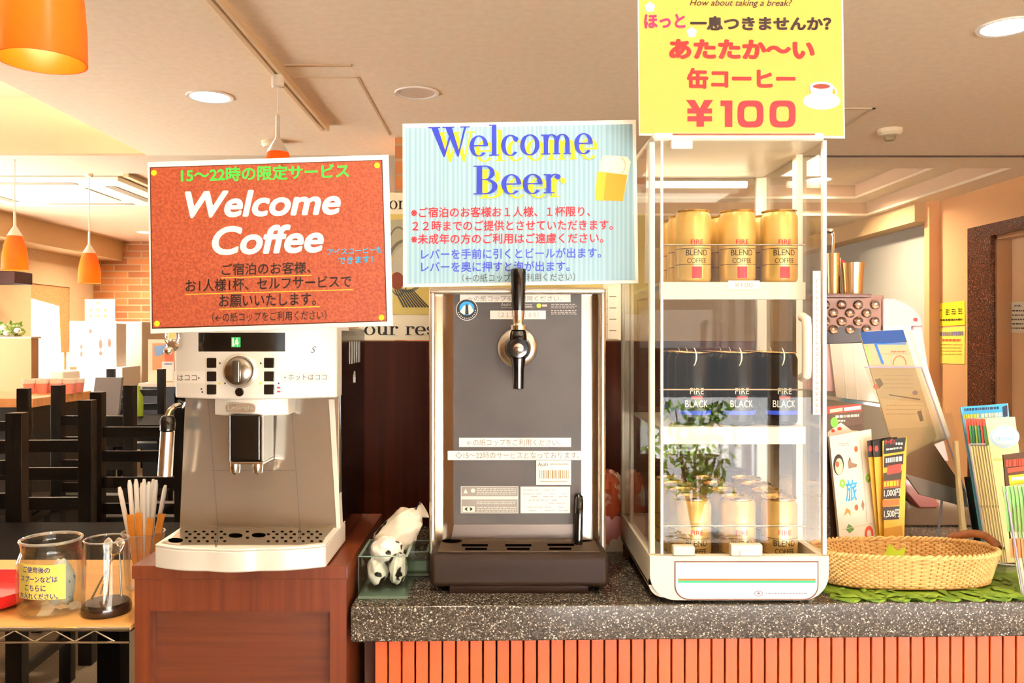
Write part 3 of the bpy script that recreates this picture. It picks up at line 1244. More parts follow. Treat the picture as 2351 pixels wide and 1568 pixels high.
build(b, 'steam_knob', cm)
# stickers on the black side
b = MB(ink('f2ede4'))
xs = X1 + .0011
b.add([(xs, 1.33, P(0, 878, 1.33).z), (xs, 1.352, P(0, 878, 1.352).z), (xs, 1.352, P(0, 860, 1.352).z), (xs, 1.33, P(0, 860, 1.33).z)], [(0, 1, 2, 3)])
for k, cc in enumerate(('1f8a4a', 'f6f4ee', 'c8281e')):
    b.use(ink(cc))
    y0 = 1.333 + .0055 * k
    b.add([(xs + .0003, y0, 1.2525), (xs + .0003, y0 + .0055, 1.2525), (xs + .0003, y0 + .0055, 1.262), (xs + .0003, y0, 1.262)], [(0, 1, 2, 3)])
build(b, 'flag_sticker', cm, recalc=False)
b = MB(mat('vent_metal', 'a39a8c', 0.3, .8))
for k in range(5):
    b.box(xs - .0008, xs, 1.30 + .022 * k, 1.312 + .022 * k, 1.275, 1.31)
build(b, 'side_vents', cm)

# ------------------------------------------------------------------ coffee sign
m_paper = mat('laminated_white', 'f7f2e8', 0.25, coat=.4)
m_orange = mat('speckled_orange', '83300f', 0.5, noise='9c4722', scale=260, detail=4, ramp=(.4, .62), coat=.3)
pl = front(1.148)
cs = thing('coffee_sign', 'orange Welcome Coffee sign with a white border on top of the coffee machine', 'sign', pl.at(620, 758))
b = MB(m_paper)
slab(b, pl, [(345, 766), (902, 748), (892, 355), (338, 372)], .0025)
build(b, 'sheet', cs, bevel=.0006)
b = MB(ink('4a1c0e'))
poly(b, pl, [(349, 755), (889, 738), (878, 367), (344, 384)], .0003)
b.use(m_orange)
poly(b, pl, [(351.5, 752), (886.5, 736), (876, 369), (346.5, 386)], .0006)
b.use(ink('f2c21c'))
for px, py in ((354, 397), (866, 380), (361, 743), (876, 729)):
    disc(b, pl, px, py, 6.5, 6.5, .0009)
build(b, 'print', cs, recalc=False)


def letter(parent, c, rows, off=.0011, name='lettering'):
    b = MB(ink(c))
    for r_ in rows:
        tx(b, r_[0], r_[7] if len(r_) > 7 else PLNOW, *r_[1:6], off, *(r_[6] if len(r_) > 6 else ()))
    return build(b, name, parent, recalc=False)


PLNOW = pl
letter(cs, '3cc83a', [('15～22時の限定サービス', 416, 420, 802, 409, 34, (.045,))])
letter(cs, 'fdf6e8', [('Welcome', 425, 502, 783, 493, 62, (.06, .2)), ('Coffee', 487, 587, 744, 580, 67, (.06, .2))])
letter(cs, '0090bc', [('アイスコーヒーも', 752, 586, 877, 580, 14, (.03,)), ('できます！', 777, 607, 856, 603, 16, (.03,))])
letter(cs, '2a1710', [('ご宿泊のお客様、', 510, 633, 714, 628, 28, (.03,)), ('お1人様1杯、セルフサービスで', 427, 671, 807, 660, 29, (.03,)),
                      ('お願いいたします。', 504, 706, 726, 701, 29, (.03,)), ('（←の紙コップをご利用ください）', 488, 740, 750, 734, 22, (.012,))])
b = MB(ink('f0a030'))
for x0, y0, x1, y1 in ((508, 639, 716, 633), (427, 677, 810, 666), (504, 711, 735, 705)):
    poly(b, pl, [(x0, y0), (x1, y1), (x1, y1 - 2), (x0, y0 - 2)], .0011)
build(b, 'underlines', cs, recalc=False)
# ------------------------------------------------------------------ beer dispenser
bd = thing('beer_dispenser', 'stainless steel beer dispenser with a dark grey front panel and black tap', 'beer dispenser', (.026, 1.38, ZT))
BX0, BX1, BTOP = P(986, 0, 1.25).x, P(1390, 0, 1.25).x, P(0, 659, 1.25).z
m_beer = mat('beer_steel', 'c9b9a6', 0.16, 1.0)
b = MB(m_beer)
n = 40
cx = (BX0 + BX1) / 2
hw = (BX1 - BX0) / 2 - .006


def curve_y(x):
    u = abs(x - cx) / hw
    return 1.266 + (.008 * max(0, (u - .62) / .38) ** 2)


zb_ = 1.0
prof = [(cx - hw + 2 * hw * k / n) for k in range(n + 1)]
outl = [(x, curve_y(x)) for x in prof] + [(cx + hw, 1.585), (cx - hw, 1.585)]
b.prism([(x, y, ZT + .01) for x, y in outl], (0, 0, BTOP - ZT - .014))
build(b, 'casing', bd, angle=30)
m_edge = mat('edge_trim_metal', 'd8ccba', 0.25, .8)
for x in (BX0 + .004, BX1 - .004):
    b = MB(m_edge)
    b.cyl((x, 1.256, zb_ - .01), (x, 1.256, BTOP - .006), .0052, n=16)
    b.box(x - .005, x + .005, 1.256, 1.585, zb_ - .01, BTOP - .006)
    build(b, 'corner_post', bd)
b = MB(m_edge)
b.box(BX0 - .001, BX1 + .001, 1.25, 1.59, BTOP - .011, BTOP, .004, 3)
build(b, 'top_rim', bd)
pnl = front(1.2655)
b = MB(mat('panel_grey', '423a35', 0.45, .1, spec=.3, noise='48403a', scale=12))
slab(b, pnl, [(1041, 1203), (1335, 1203), (1335, 676), (1041, 676)], .001)
fp = build(b, 'front_panel', bd)
b = MB(mat('panel_step', '5c4e44', 0.35, .4))
slab(b, front(1.264), [(1036, 1238), (1338, 1238), (1334, 1204), (1042, 1204)], .004)
build(b, 'panel_foot', bd)

tape = mat('tape_cream', 'fdf8ee', 0.4)


def tape_label(x0, y0, x1, y1, s=None, tb=None, c='7a7066', off=.001, p=bd, name='label_strip'):
    b = MB(tape)
    slab(b, pnl, [(x0, y1), (x1, y1), (x1, y0), (x0, y0)], .0004, off)
    k = build(b, name, p)
    if s:
        b = MB(ink(c))
        tx(b, s, pnl, tb[0], tb[1], tb[2], tb[1], tb[3], off + .0004, .0)
        build(b, 'lettering', k, recalc=False)
    return k


tape_label(1056, 676, 1310, 694, '←の紙コップをご利用ください。', (1074, 692, 1290, 13), 'a3988a')
tape_label(1125, 713, 1253, 733, '［２１１      １８８］', (1145, 729, 1236, 13), 'a3988a')
tape_label(1054, 1005, 1311, 1026, '←の紙コップをご利用ください。', (1072, 1023, 1287, 15), '8a7f72')
tape_label(1028, 1035, 1336, 1056, '◇15～22時のサービスとなっております。', (1046, 1053, 1330, 16), '8a7f72', .0014)
k = tape_label(1231, 1057, 1311, 1113, 'Asahi', (1235, 1070, 1258, 9), '2a2420', .0018, name='asset_label')
b = MB(ink('a08a62'))
rn = random.Random(4)
x = 1238.0
while x < 1305:
    w_ = rn.choice((1.5, 2.5, 4))
    rect(b, pnl, x, 1079, x + w_, 1098, .0024)
    x += w_ + rn.choice((1.5, 2.5))
rect(b, pnl, 1262, 1064, 1305, 1066, .0024)
rect(b, pnl, 1240, 1104, 1302, 1105.5, .0024)
build(b, 'barcode', k, recalc=False)
b = MB(mat('caution_grey', '8d857c', 0.4))
slab(b, pnl, [(1058, 1178), (1190, 1178), (1190, 1116), (1058, 1116)], .0004, .001)
k = build(b, 'caution_label', bd)
b = MB(ink('e9e2d8'))
for r_ in ((1058, 1139, 1190, 1146), (1062, 1162, 1090, 1175), (1058, 1116, 1190, 1117.5), (1058, 1176.5, 1190, 1178), (1058, 1116, 1059.5, 1178), (1188.5, 1116, 1190, 1178)):
    rect(b, pnl, *r_, .0014)
disc(b, pnl, 1086, 1126, 5, 5, .0014, 14)
poly(b, pnl, [(1064, 1132), (1074, 1132), (1069, 1121)], .0014)
for yy in (1121, 1125, 1129, 1133, 1151, 1155, 1164, 1168, 1172):
    xx = 1095.0
    rn = random.Random(yy)
    while xx < 1183:
        w_ = rn.uniform(3, 9)
        rect(b, pnl, xx, yy, min(xx + w_, 1185), yy + 1.6, .0014)
        xx += w_ + 2
b.use(ink('1d1815'))
disc(b, pnl, 1076, 1168, 9, 4, .0018, 20)
b.use(ink('e9e2d8'))
disc(b, pnl, 1076, 1168, 3.5, 4, .0022, 14)
build(b, 'print', k, recalc=False)
k = tape_label(1195, 1117, 1309, 1178, None, None, name='rating_label')
b = MB(ink('a79d90'))
for yy in (1124, 1133, 1139, 1147, 1154, 1163, 1171):
    rn = random.Random(yy + 1)
    xx = 1201.0
    while xx < 1296:
        w_ = rn.uniform(4, 16)
        if rn.random() < .6:
            rect(b, pnl, xx, yy, min(xx + w_, 1303), yy + 1.4, .0015)
        xx += w_ + 3
build(b, 'print', k, recalc=False)
# round emblem, lamp and captions on the panel
b = MB(ink('14110f'))
disc(b, pnl, 1072, 711, 25, 25, .0012, 40)
b.use(ink('e6dfd4'))
ringpx(b, pnl, 1072, 711, 25, 25, 23.5, 23.5, .0016)
for k in range(12):
    a = R(200 + 14 * k)
    disc(b, pnl, 1072 + 20 * math.cos(a), 711 - 20 * math.sin(a), 1.3, 1.3, .0016, 8)
b.use(ink('2f97cf'))
disc(b, pnl, 1072, 708, 17, 16, .0016, 32)
b.use(ink('f3efe8'))
poly(b, pnl, [(1056, 716), (1066, 700), (1071, 706), (1079, 698), (1088, 714), (1080, 722), (1064, 722)], .002)
b.use(ink('14110f'))
poly(b, pnl, [(1068, 722), (1069, 704), (1072, 697), (1075, 705), (1076, 722)], .0024)
build(b, 'emblem', bd, recalc=False)
b = MB(mat('lamp_lime', 'd8f02a', 0.4, emit='d0f020', estr=.8))
disc(b, pnl, 1237, 702, 5, 5, .0012, 18)
build(b, 'indicator_lamp', bd, recalc=False)
b = MB(ink('cfc6bb'))
tx(b, 'Asahi', pnl, 1150, 703, 1172, 703, 8, .001)
for r_ in ((1206, 699, 1222, 700.5), (1206, 703, 1222, 704.5), (1150, 706, 1225, 707)):
    rect(b, pnl, *r_, .001)
rect(b, pnl, 1244, 699, 1256, 704, .001)
for yy in (698, 702, 706, 712, 716, 720):
    rn = random.Random(yy)
    xx = 1265.0
    while xx < 1320:
        w_ = rn.uniform(3, 9)
        rect(b, pnl, xx, yy, min(xx + w_, 1324), yy + 1.6, .001)
        xx += w_ + 1.8
build(b, 'captions', bd, recalc=False)

# tap
c = P(1188, 799, 1.262)
b = MB(m_steel)
b.lathe((c.x, 1.265, c.z), [(.0305, 0), (.0305, .005), (.027, .009), (.019, .011), (0, .011)], 48, axis=(0, -1, 0))
build(b, 'escutcheon', bd)
tap = MB(m_black)
c = P(1190, 800, 1.20)
tap.lathe((c.x, 1.256, c.z), [(.02, 0), (.02, .018), (.017, .03), (.0165, .062), (.013, .07), (0, .071)], 36, axis=(0, -1, 0))
z1, z2 = P(0, 893, 1.2).z, P(0, 757, 1.2).z
tap.lathe((c.x, 1.2, z1), [(.0066, 0), (.0078, .001), (.0085, .028), (.011, .046), (.0125, z2 - z1 - .012), (.0115, z2 - z1 - .004), (.0095, z2 - z1)], 28)
tb = build(tap, 'tap_body', bd)
b = MB(m_chrome)
b.lathe((c.x, 1.186, c.z), [(.0075, 0), (.0075, .002), (.005, .0035), (0, .0035)], 24, axis=(0, -1, 0))
build(b, 'cap_screw', tb)
b = MB(m_chrome)
zc_ = P(0, 757, 1.2).z
b.lathe((c.x, 1.2, zc_), [(.0125, 0), (.0125, .006), (.0085, .0068), (.0075, .010), (.0095, P(0, 713, 1.2).z - zc_)], 28)
build(b, 'tap_collar', bd)
b = MB(m_black)
zh0, zh1 = P(0, 713, 1.2).z, P(0, 616, 1.2).z
b.lathe((c.x, 1.2, zh0), [(.0092, 0), (.0102, .02), (.0112, zh1 - zh0 - .006), (.010, zh1 - zh0 - .001), (.006, zh1 - zh0)], 30)
build(b, 'tap_handle', bd)

# drip tray and hose
m_tray = mat('tray_brown', '2a190e', 0.5, .0, spec=.18)
tx0, tx1 = P(985, 0, 1.196).x, P(1399, 0, 1.196).x
tz0, tz1 = P(0, 1350, 1.196).z, P(0, 1273, 1.196).z
b = MB(m_tray)
b.box(tx0, tx1, 1.196, 1.29, tz0, tz1, .009, 4)
b.box(tx0 + .03, tx1 - .03, 1.20, 1.29, ZT + .0003, tz0 + .004)
build(b, 'drip_tray', bd)
b = MB(mat('grille_brown', '4d3e31', 0.5, .2, spec=.2))
b.box(tx0 + .012, tx1 - .012, 1.207, 1.281, tz1, tz1 + .0018, .0006)
gk = build(b, 'grille', bd)
tp2 = PL((0, 0, tz1 + .0019), (0, 0, 1))
b = MB(mat('hole_black', '050403', 1.0, spec=0.0))
disc(b, tp2, 1038, 1241, 24, 6, .0002)
disc(b, tp2, 1342, 1239, 20, 5, .0002)
for x0, x1, yy in ((1060, 1120, 1252), (1160, 1220, 1252), (1257, 1318, 1251), (1068, 1118, 1260.5), (1164, 1216, 1260.5), (1261, 1312, 1260)):
    rect(b, tp2, x0, yy - 2.6, x1, yy + 2.6, .0002)
build(b, 'drain_slots', gk, recalc=False)
b = MB(m_black)
q = P(1329, 1145, 1.262)
b.tube([(q.x, 1.27, q.z), (q.x, 1.258, q.z + .002), (q.x, 1.251, q.z - .006), (q.x - .001, 1.249, q.z - .02), (q.x - .002, 1.248, tz1 + .002)], .0062, 14)
build(b, 'drain_hose', bd)

# beer sign
m_blue = ramp_mat('striped_pale_blue', 'wave', [(0.2, '86aab8'), (0.8, '9fbdc7')], 0.3, 1.0, (45, .0, .0))
pl = front(1.236)
PLNOW = pl
bs = thing('beer_sign', 'pale blue Welcome Beer sign standing on top of the beer dispenser', 'sign', pl.at(1190, 658))
b = MB(m_paper)
slab(b, pl, [(925, 660), (1466, 651), (1460, 275), (924, 284)], .0025)
build(b, 'sheet', bs, bevel=.0006)
b = MB(m_blue)
poly(b, pl, [(934, 652), (1458, 643), (1452, 285), (931, 294)], .0004)
build(b, 'print', bs, recalc=False)
b = MB(ink('f2cf1e'))
serif(b, 'Welcome', pl, 1000, 373, 1374, 365, 46, .0007)
serif(b, 'Beer', pl, 1100, 456, 1300, 453, 44, .0007)
build(b, 'lettering', bs, recalc=False)
b = MB(ink('222f9c'))
serif(b, 'Welcome', pl, 986, 361, 1362, 353, 46, .0011)
serif(b, 'Beer', pl, 1087, 447, 1287, 444, 44, .0011)
build(b, 'lettering', bs, recalc=False)
letter(bs, 'cc1018', [('※ご宿泊のお客様お１人様、１杯限り、', 944, 500, 1355, 497, 24, (.028,)), ('２２時までのご提供とさせていただきます。', 947, 531, 1407, 528, 24, (.028,)),
                      ('※未成年の方のご利用はご遠慮ください。', 944, 561, 1385, 558, 24, (.028,))], .0009)
letter(bs, '3440ac', [('レバーを手前に引くとビールが出ます。', 967, 596, 1380, 592, 24, (.028,)), ('レバーを奥に押すと泡が出ます。', 967, 625, 1308, 623, 24, (.028,))], .0009)
letter(bs, '4a443c', [('（←の紙コップをご利用ください）', 1062, 648, 1320, 645, 19, (.003,))], .0009)
b = MB(ink('f0d8c0'))                              # picture of a glass of beer
poly(b, pl, [(1366, 460), (1430, 462), (1448, 372), (1440, 360), (1385, 356), (1378, 375)], .0007)
b.use(ink('f08c1e'))
poly(b, pl, [(1366, 460), (1430, 462), (1440, 402), (1371, 394)], .001)
b.use(ink('f6a92c'))
poly(b, pl, [(1366, 460), (1385, 461), (1392, 397), (1371, 394)], .0012)
b.use(ink('e8ddd0'))
poly(b, pl, [(1378, 390), (1432, 398), (1436, 376), (1418, 358), (1388, 360)], .001)
b.use(ink('d9b49a'))
ringpx(b, pl, 1426, 380, 10, 18, 8, 15, .0013, -90, 90)
build(b, 'beer_picture', bs, recalc=False)

# ------------------------------------------------------------------ glass box with plastic wrapped refills
m_glass = pane('box_glass', 'f7fbf8', 1.0, 1.5)
m_glassg = mat('glass_edge', '7d9484', 0.15, spec=.8)


def glass_box(name, label, x0, x1, y0, y1, z0, z1):
    t = thing(name, label, 'glass box', ((x0 + x1) / 2, (y0 + y1) / 2, z0))
    th = .004
    for k, (a, c, d, e) in enumerate(((x0, x1, y0, y0 + th), (x0, x1, y1 - th, y1), (x0, x0 + th, y0 + th, y1 - th), (x1 - th, x1, y0 + th, y1 - th))):
        b = MB(m_glass)
        b.box(a, c, d, e, z0 + th, z1)
        b.use(m_glassg)
        b.box(a, c, d, e, z1, z1 + .0008)
        build(b, 'glass_side', t)
    b = MB(m_glassg)
    b.box(x0, x1, y0, y1, z0, z0 + th)
    build(b, 'glass_base', t)
    return t


q0, q1 = P(822, 1376, 1.172), P(936, 1279, 1.172)
glass_box('glass_box', 'square clear glass box holding white plastic bags beside the wooden cabinet', q0.x, q1.x, 1.172, 1.272, ZT + .0005, q1.z)
q2, q3 = P(930, 1345, 1.285), P(984, 1268, 1.285)
glass_box('glass_box', 'smaller clear glass box half hidden behind the front glass box', q2.x, q3.x, 1.285, 1.36, ZT + .0005, q3.z)
m_bag = mat('bag_film', 'f4efe6', 0.3, noise='17120f', scale=34, detail=2, ramp=(.56, .58), bump=.5)
m_bag2 = mat('bag_film_dull', 'cfc4b0', 0.3, noise='1a1511', scale=26, detail=2, ramp=(.55, .57), bump=.5)
rot = Matrix.Rotation(R(44), 3, 'Y')
for c, r3, m, lab, sd in (((-.1805, 1.2165, .976), (.0155, .031, .022), m_bag, 'white crumpled plastic bag low at the left inside the glass box', 1),
                          ((-.1515, 1.2215, .9775), (.0128, .038, .0235), m_bag, 'white crumpled plastic bag low at the right inside the glass box', 2),
                          ((-.168, 1.220, 1.004), (.024, .028, .020), m_bag, 'white crumpled plastic bag bulging over the front glass rim', 3)):
    b = MB(m)
    b.ell(c, *r3, 36, 24, .08, sd)
    build(b, 'plastic_bag', label=lab, cat='plastic bag', group='plastic bags in the glass box', angle=60)
b = MB(m_bag2)
c = Vector((-.156, 1.245, 1.022))
b.ell(c, .026, .026, .044, 36, 24, .1, 7, rot)
b.tube([c + rot @ Vector((0, 0, .034)), c + rot @ Vector((0.002, 0, .046)), c + rot @ Vector((.004, 0, .054))], [.016, .009, .014], 14)
build(b, 'plastic_bag', label='cream twisted plastic bag with a black band, leaning on top of the pile', cat='plastic bag', group='plastic bags in the glass box', angle=60)
b = MB(mat('bag_red', 'b5502f', 0.3, noise='e8d6c4', scale=22, ramp=(.5, .55)))
q = P(1400, 1140, 1.45)
b.ell((q.x, 1.45, q.z), .022, .03, .045, 24, 16, .14, 4)
b.box(q.x - .02, q.x + .02, 1.43, 1.47, ZT + .0003, q.z - .03)
build(b, 'snack_bag', label='red and clear packet standing between the beer dispenser and the can warmer', cat='packet')

# ------------------------------------------------------------------ can warmer
cw = thing('can_warmer', 'cream glass-fronted can warmer full of canned coffee', 'can warmer', (.33, 1.28, ZT))
m_cream = mat('cream_plastic', 'eee3cf', 0.35)
WX0, WX1, WY0, WY1 = P(1492, 0, 1.15).x, P(1903, 0, 1.15).x, 1.15, 1.43
zr_ = P(0, 1277, 1.15).z
ztop = P(0, 322, 1.15).z
b = MB(m_cream)
bm_ = []
rad = .036


def rounded_front(x0, x1, z0, z1, r, y):
    p = [(x0, y, z1)]
    for k in range(9):
        a = R(180 + 90 * k / 8)
        p.append((x0 + r + r * math.cos(a), y, z0 + r + r * math.sin(a)))
    for k in range(9):
        a = R(270 + 90 * k / 8)
        p.append((x1 - r + r * math.cos(a), y, z0 + r + r * math.sin(a)))
    p.append((x1, y, z1))
    return p


b.prism(rounded_front(WX0, WX1, ZT + .006, .970, .022, WY0 + .012), (0, WY1 - WY0 - .012, 0))
b.prism(rounded_front(WX0, WX1, ZT + .006, zr_, rad, WY0), (0, .014, 0))
b.box(WX0, WX0 + .012, WY0 + .014, WY1, .9702, zr_)
b.box(WX1 - .012, WX1, WY0 + .014, WY1, .9702, zr_)
b.box(WX0 + .012, WX1 - .012, WY1 - .012, WY1, .9702, zr_)
build(b, 'base', cw, bevel=.003)
for x in (WX0 + .05, WX1 - .05):
    for y in (WY0 + .03, WY1 - .04):
        b = MB(m_matblk)
        b.cyl((x, y, ZT + .0003), (x, y, ZT + .008), .01, n=16)
        build(b, 'foot', cw)
bp = front(WY0)
b = MB(ink('6a2f1a'))


def plate(x0, x1, y0, y1, r):
    p = [(x0, y0), (x1, y0)]
    for k in range(9):
        a = R(90 * k / 8)
        p.append((x1 - r + r * math.cos(a), y1 - r + r * math.sin(a)))
    for k in range(9):
        a = R(90 + 90 * k / 8)
        p.append((x0 + r + r * math.cos(a), y1 - r + r * math.sin(a)))
    return p


pp = plate(1548, 1879, 1288, 1377, 32)
poly(b, bp, pp, .0005)
b.use(mat('plate_white', 'fbf8f1', 0.2, coat=.5))
poly(b, bp, plate(1551, 1876, 1291, 1374, 30), .0009)
b.use(ink('d8601f'))
rect(b, bp, 1556, 1328, 1872, 1332.5, .0012)
b.use(ink('18b36f'))
rect(b, bp, 1556, 1332.5, 1872, 1337.5, .0012)
b.use(ink('6d6370'))
ringpx(b, bp, 1741, 1362, 10, 6.5, 8.5, 5, .0012)
poly(b, bp, [(1736, 1364), (1741, 1358), (1746, 1364)], .0012)
rn = random.Random(8)
xx = 1757.0
while xx < 1848:
    w_ = rn.uniform(3, 7)
    rect(b, bp, xx, 1360.5, xx + w_, 1362.5, .0012)
    xx += w_ + 2
build(b, 'front_plate', cw, label='white plate with an orange and a green line', recalc=False)
# top lid and hollow inside
m_wglass = pane('warmer_glass', 'fdfdfa', 0.9, 1.5)
b = MB(m_cream)
b.box(WX0 + .004, WX1 - .004, WY0 + .002, WY1, ztop, ztop + .012, .005, 3)
b.use(ink('7a4022'))
b.box(P(1545, 0, 1.15).x, P(1872, 0, 1.15).x, WY0 + .0012, WY0 + .004, ztop + .0075, ztop + .0098)
build(b, 'top_lid', cw)
b = MB(m_cream)
bk = WY1 - .012
b.box(WX0, WX0 + .018, bk, WY1, zr_, ztop)
b.box(WX1 - .018, WX1, bk, WY1, zr_, ztop)
q = P(1480, 0, 1.16).x
b.box(WX0 + .001, WX0 + .009, WY0 + .008, WY0 + .02, zr_, ztop)
b.box(WX0 + .004, WX0 + .010, WY1 - .08, WY1 - .07, zr_, ztop)
build(b, 'frame', cw, bevel=.002)
b = MB(m_wglass)
b.box(WX0 + .018, WX1 - .018, WY1 - .006, WY1 - .001, zr_, ztop)
build(b, 'rear_glass', cw)
b = MB(m_cream)
b.box(.4425, .4522, 1.24, 1.256, zr_, ztop)
build(b, 'side_post', cw)
b = MB(m_wglass)
b.box(WX0 + .003, WX0 + .0055, WY0 + .02, WY1 - .012, zr_ + .0005, ztop - .0005)
build(b, 'side_glass', cw)
b = MB(m_wglass)
b.box(WX1 - .0055, WX1 - .003, WY0 + .02, WY1 - .012, zr_ + .0005, ztop - .0005)
build(b, 'side_glass', cw)
dx0 = P(1521, 0, 1.15).x
dx1 = P(1893, 0, 1.15).x
b = MB(m_wglass)
b.quad((dx0, WY0 + .005, zr_ + .004), (dx1, WY0 + .005, zr_ + .004), (dx1, WY0 + .005, ztop - .002), (dx0, WY0 + .005, ztop - .002))
dr = build(b, 'door', cw, label='clear glass door')
m_clear = mat('clear_edge', 'e9e2d2', 0.2, spec=.7)
b = MB(m_clear)
b.box(dx0 - .002, dx0 + .0015, WY0 + .002, WY0 + .007, zr_ + .002, ztop)
b.box(dx1 - .002, dx1 + .0035, WY0 + .001, WY0 + .008, zr_ + .002, ztop)
build(b, 'door_edge', dr)
for px, py in ((1565, 333), (1570, 1265)):
    b = MB(m_cream)
    c = P(px, py, 1.15)
    b.box(c.x - .015, c.x + .015, WY0 - .003, WY0 + .012, c.z - .006, c.z + .007, .002)
    build(b, 'hinge', dr)
b = MB(m_cream)
c = P(1713, 1262, 1.15)
b.box(c.x - .022, c.x + .022, WY0 - .004, WY0 + .01, c.z - .008, c.z + .008, .002)
b.use(m_paper)
b.box(c.x - .010, c.x + .018, WY0 - .006, WY0 - .003, c.z - .007, c.z, .001)
build(b, 'latch', dr)
b = MB(m_cream)
h0, h1 = P(1850, 868, 1.14), P(1850, 727, 1.14)
b.tube([(h0.x, WY0 + .003, h0.z), (h0.x, WY0 - .012, h0.z + .004), (h0.x, WY0 - .014, h0.z + .015), (h0.x, WY0 - .014, h1.z - .015), (h0.x, WY0 - .012, h1.z - .004), (h0.x, WY0 + .003, h1.z)], .0065, 14)
build(b, 'handle', dr)
pg = front(WY0 + .0026)
b = MB(mat('strip_film', 'f4efe6', 0.4))
rect(b, pg, 1866, 622, 1884, 952, .0002)
b.use(ink('a89c90'))
rn = random.Random(2)
yy = 640.0
while yy < 945:
    rect(b, pg, 1871, yy, 1879, yy + 1.6, .0005)
    rect(b, pg, 1874, yy + 3, 1876, yy + 8, .0005)
    if rn.random() < .5:
        rect(b, pg, 1870, yy + 5, 1880, yy + 6.4, .0005)
    yy += 13
build(b, 'notice_strip', dr, recalc=False)
# shelves
zs1, zs2 = P(0, 646, 1.185).z, P(0, 978, 1.185).z
zs0 = .978
for z in (zs1, zs2):
    b = MB(mat('shelf_plastic', 'd9cdb8', 0.35))
    b.box(WX0 + .02, WX1 - .02, 1.19, 1.41, z - .006, z - .001)
    sh = build(b, 'shelf', cw)
    b = MB(mat('price_rail', 'e6d9c3', 0.3))
    b.box(WX0 + .02, WX1 - .02, 1.183, 1.189, z - .026, z - .001, .001)
    build(b, 'price_rail', sh)
    b = MB(m_chrome)
    b.tube([(WX0 + .02, 1.184, z + .052), (WX1 - .02, 1.184, z + .052)], .0013, 6)
    build(b, 'guard_wire', sh)
b = MB(m_paper)
pr_ = front(1.182)
slab(b, pr_, [(1672, 664), (1744, 664), (1744, 644), (1672, 644)], .0006)
k = build(b, 'price_tag', cw)
b = MB(ink('b8a98c'))
tx(b, '¥100', pr_, 1686, 660, 1728, 660, 12, .0004)
build(b, 'lettering', k, recalc=False)
b = MB(m_chrome)
b.tube([(WX0 + .02, 1.184, zr_ + .034), (WX1 - .02, 1.184, zr_ + .034)], .0013, 6)
build(b, 'guard_wire', cw)
b = MB(mat('lamp_tube', 'fff4dc', .4, emit='fff0d0', estr=2))
b.cyl((WX0 + .04, 1.40, ztop - .016), (WX1 - .04, 1.40, ztop - .016), .006, n=12)
build(b, 'inside_lamp', cw)
wl = area_light('warmer_glow', ((WX0 + WX1) / 2, 1.29, ztop - .004), .2, .6, (1, .9, .75), size_y=.2, shape='RECTANGLE')

# cans
m_gold = mat('can_gold', 'd8b56c', 0.3, .45, noise='c9a154', scale=20)
m_goldrim = mat('can_rim', 'd9c08a', 0.2, 1.0)
m_canblk = mat('can_black', '1a1715', 0.25, .4)
CR, CH = .0262, .105


def make_can(kind, loc, label, group):
    x, y, z = loc
    t = thing('coffee_can', label, 'can', loc, group)
    b = MB(m_gold if kind == 'gold' else m_canblk)
    b.lathe(loc, [(CR - .003, 0), (CR - .001, .003), (CR, .006), (CR, CH - .010), (CR - .003, CH - .003)], 36)
    build(b, 'body', t)
    b = MB(m_goldrim)
    b.lathe(loc, [(CR - .0035, CH - .003), (CR - .001, CH - .001), (CR - .001, CH), (CR - .003, CH), (CR - .004, CH - .004), (0, CH - .004)], 36, closed=False)
    b.ell((x, y - .006, z + CH - .003), .006, .010, .0012, 12, 6)
    build(b, 'lid', t)

    class Cyl:
        n = Vector((0, -1, 0))

        def at(s, px, py, off=0.0):       # px in mm along the label, py in mm up from the base
            a = px / 1000 / CR
            r = CR + off
            return Vector((x + r * math.sin(a), y - r * math.cos(a), z - py / 1000))
    cl = Cyl()

    def band(b, x0, y0, x1, y1, off, n=16):
        for k in range(n):
            a, c = x0 + (x1 - x0) * k / n, x0 + (x1 - x0) * (k + 1) / n
            b.add([cl.at(a, -y0, off), cl.at(c, -y0, off), cl.at(c, -y1, off), cl.at(a, -y1, off)], [(0, 1, 2, 3)])
    b = MB(ink('f4ead6') if kind != 'gold' else ink('3a2a14'))
    if kind == 'gold':
        tx(b, 'BLEND', cl, -16, -38, 16, -38, 8.5, .0003, bold=.01)
        tx(b, 'COFFEE', cl, -14, -27, 14, -27, 7, .0003, bold=.005)
        b.use(ink('c8252a'))
        tx(b, 'FIRE', cl, -9, -54, 9, -54, 7, .0003, bold=.02)
        band(b, -7, 5, 7, 22, .0003)
        b.use(ink('2a1c10'))
        band(b, -38, 25, 38, 25.8, .0003)
        band(b, -38, 48, 38, 48.8, .0003)
    else:
        tx(b, 'BLACK', cl, -17, -26, 17, -26, 10, .0003, bold=.01)
        tx(b, 'FIRE', cl, -10, -45, 10, -45, 9, .0003)
        tx(b, ')', cl, -5, -86, 0, -86, 26, .0003)
        b.use(ink('d8382a'))
        band(b, -8, 38, 8, 42, .0003)
        b.use(ink('2c46b8'))
        band(b, -30, 15, 30, 21, .0003)
    build(b, 'label_print', t, recalc=False)
    return t


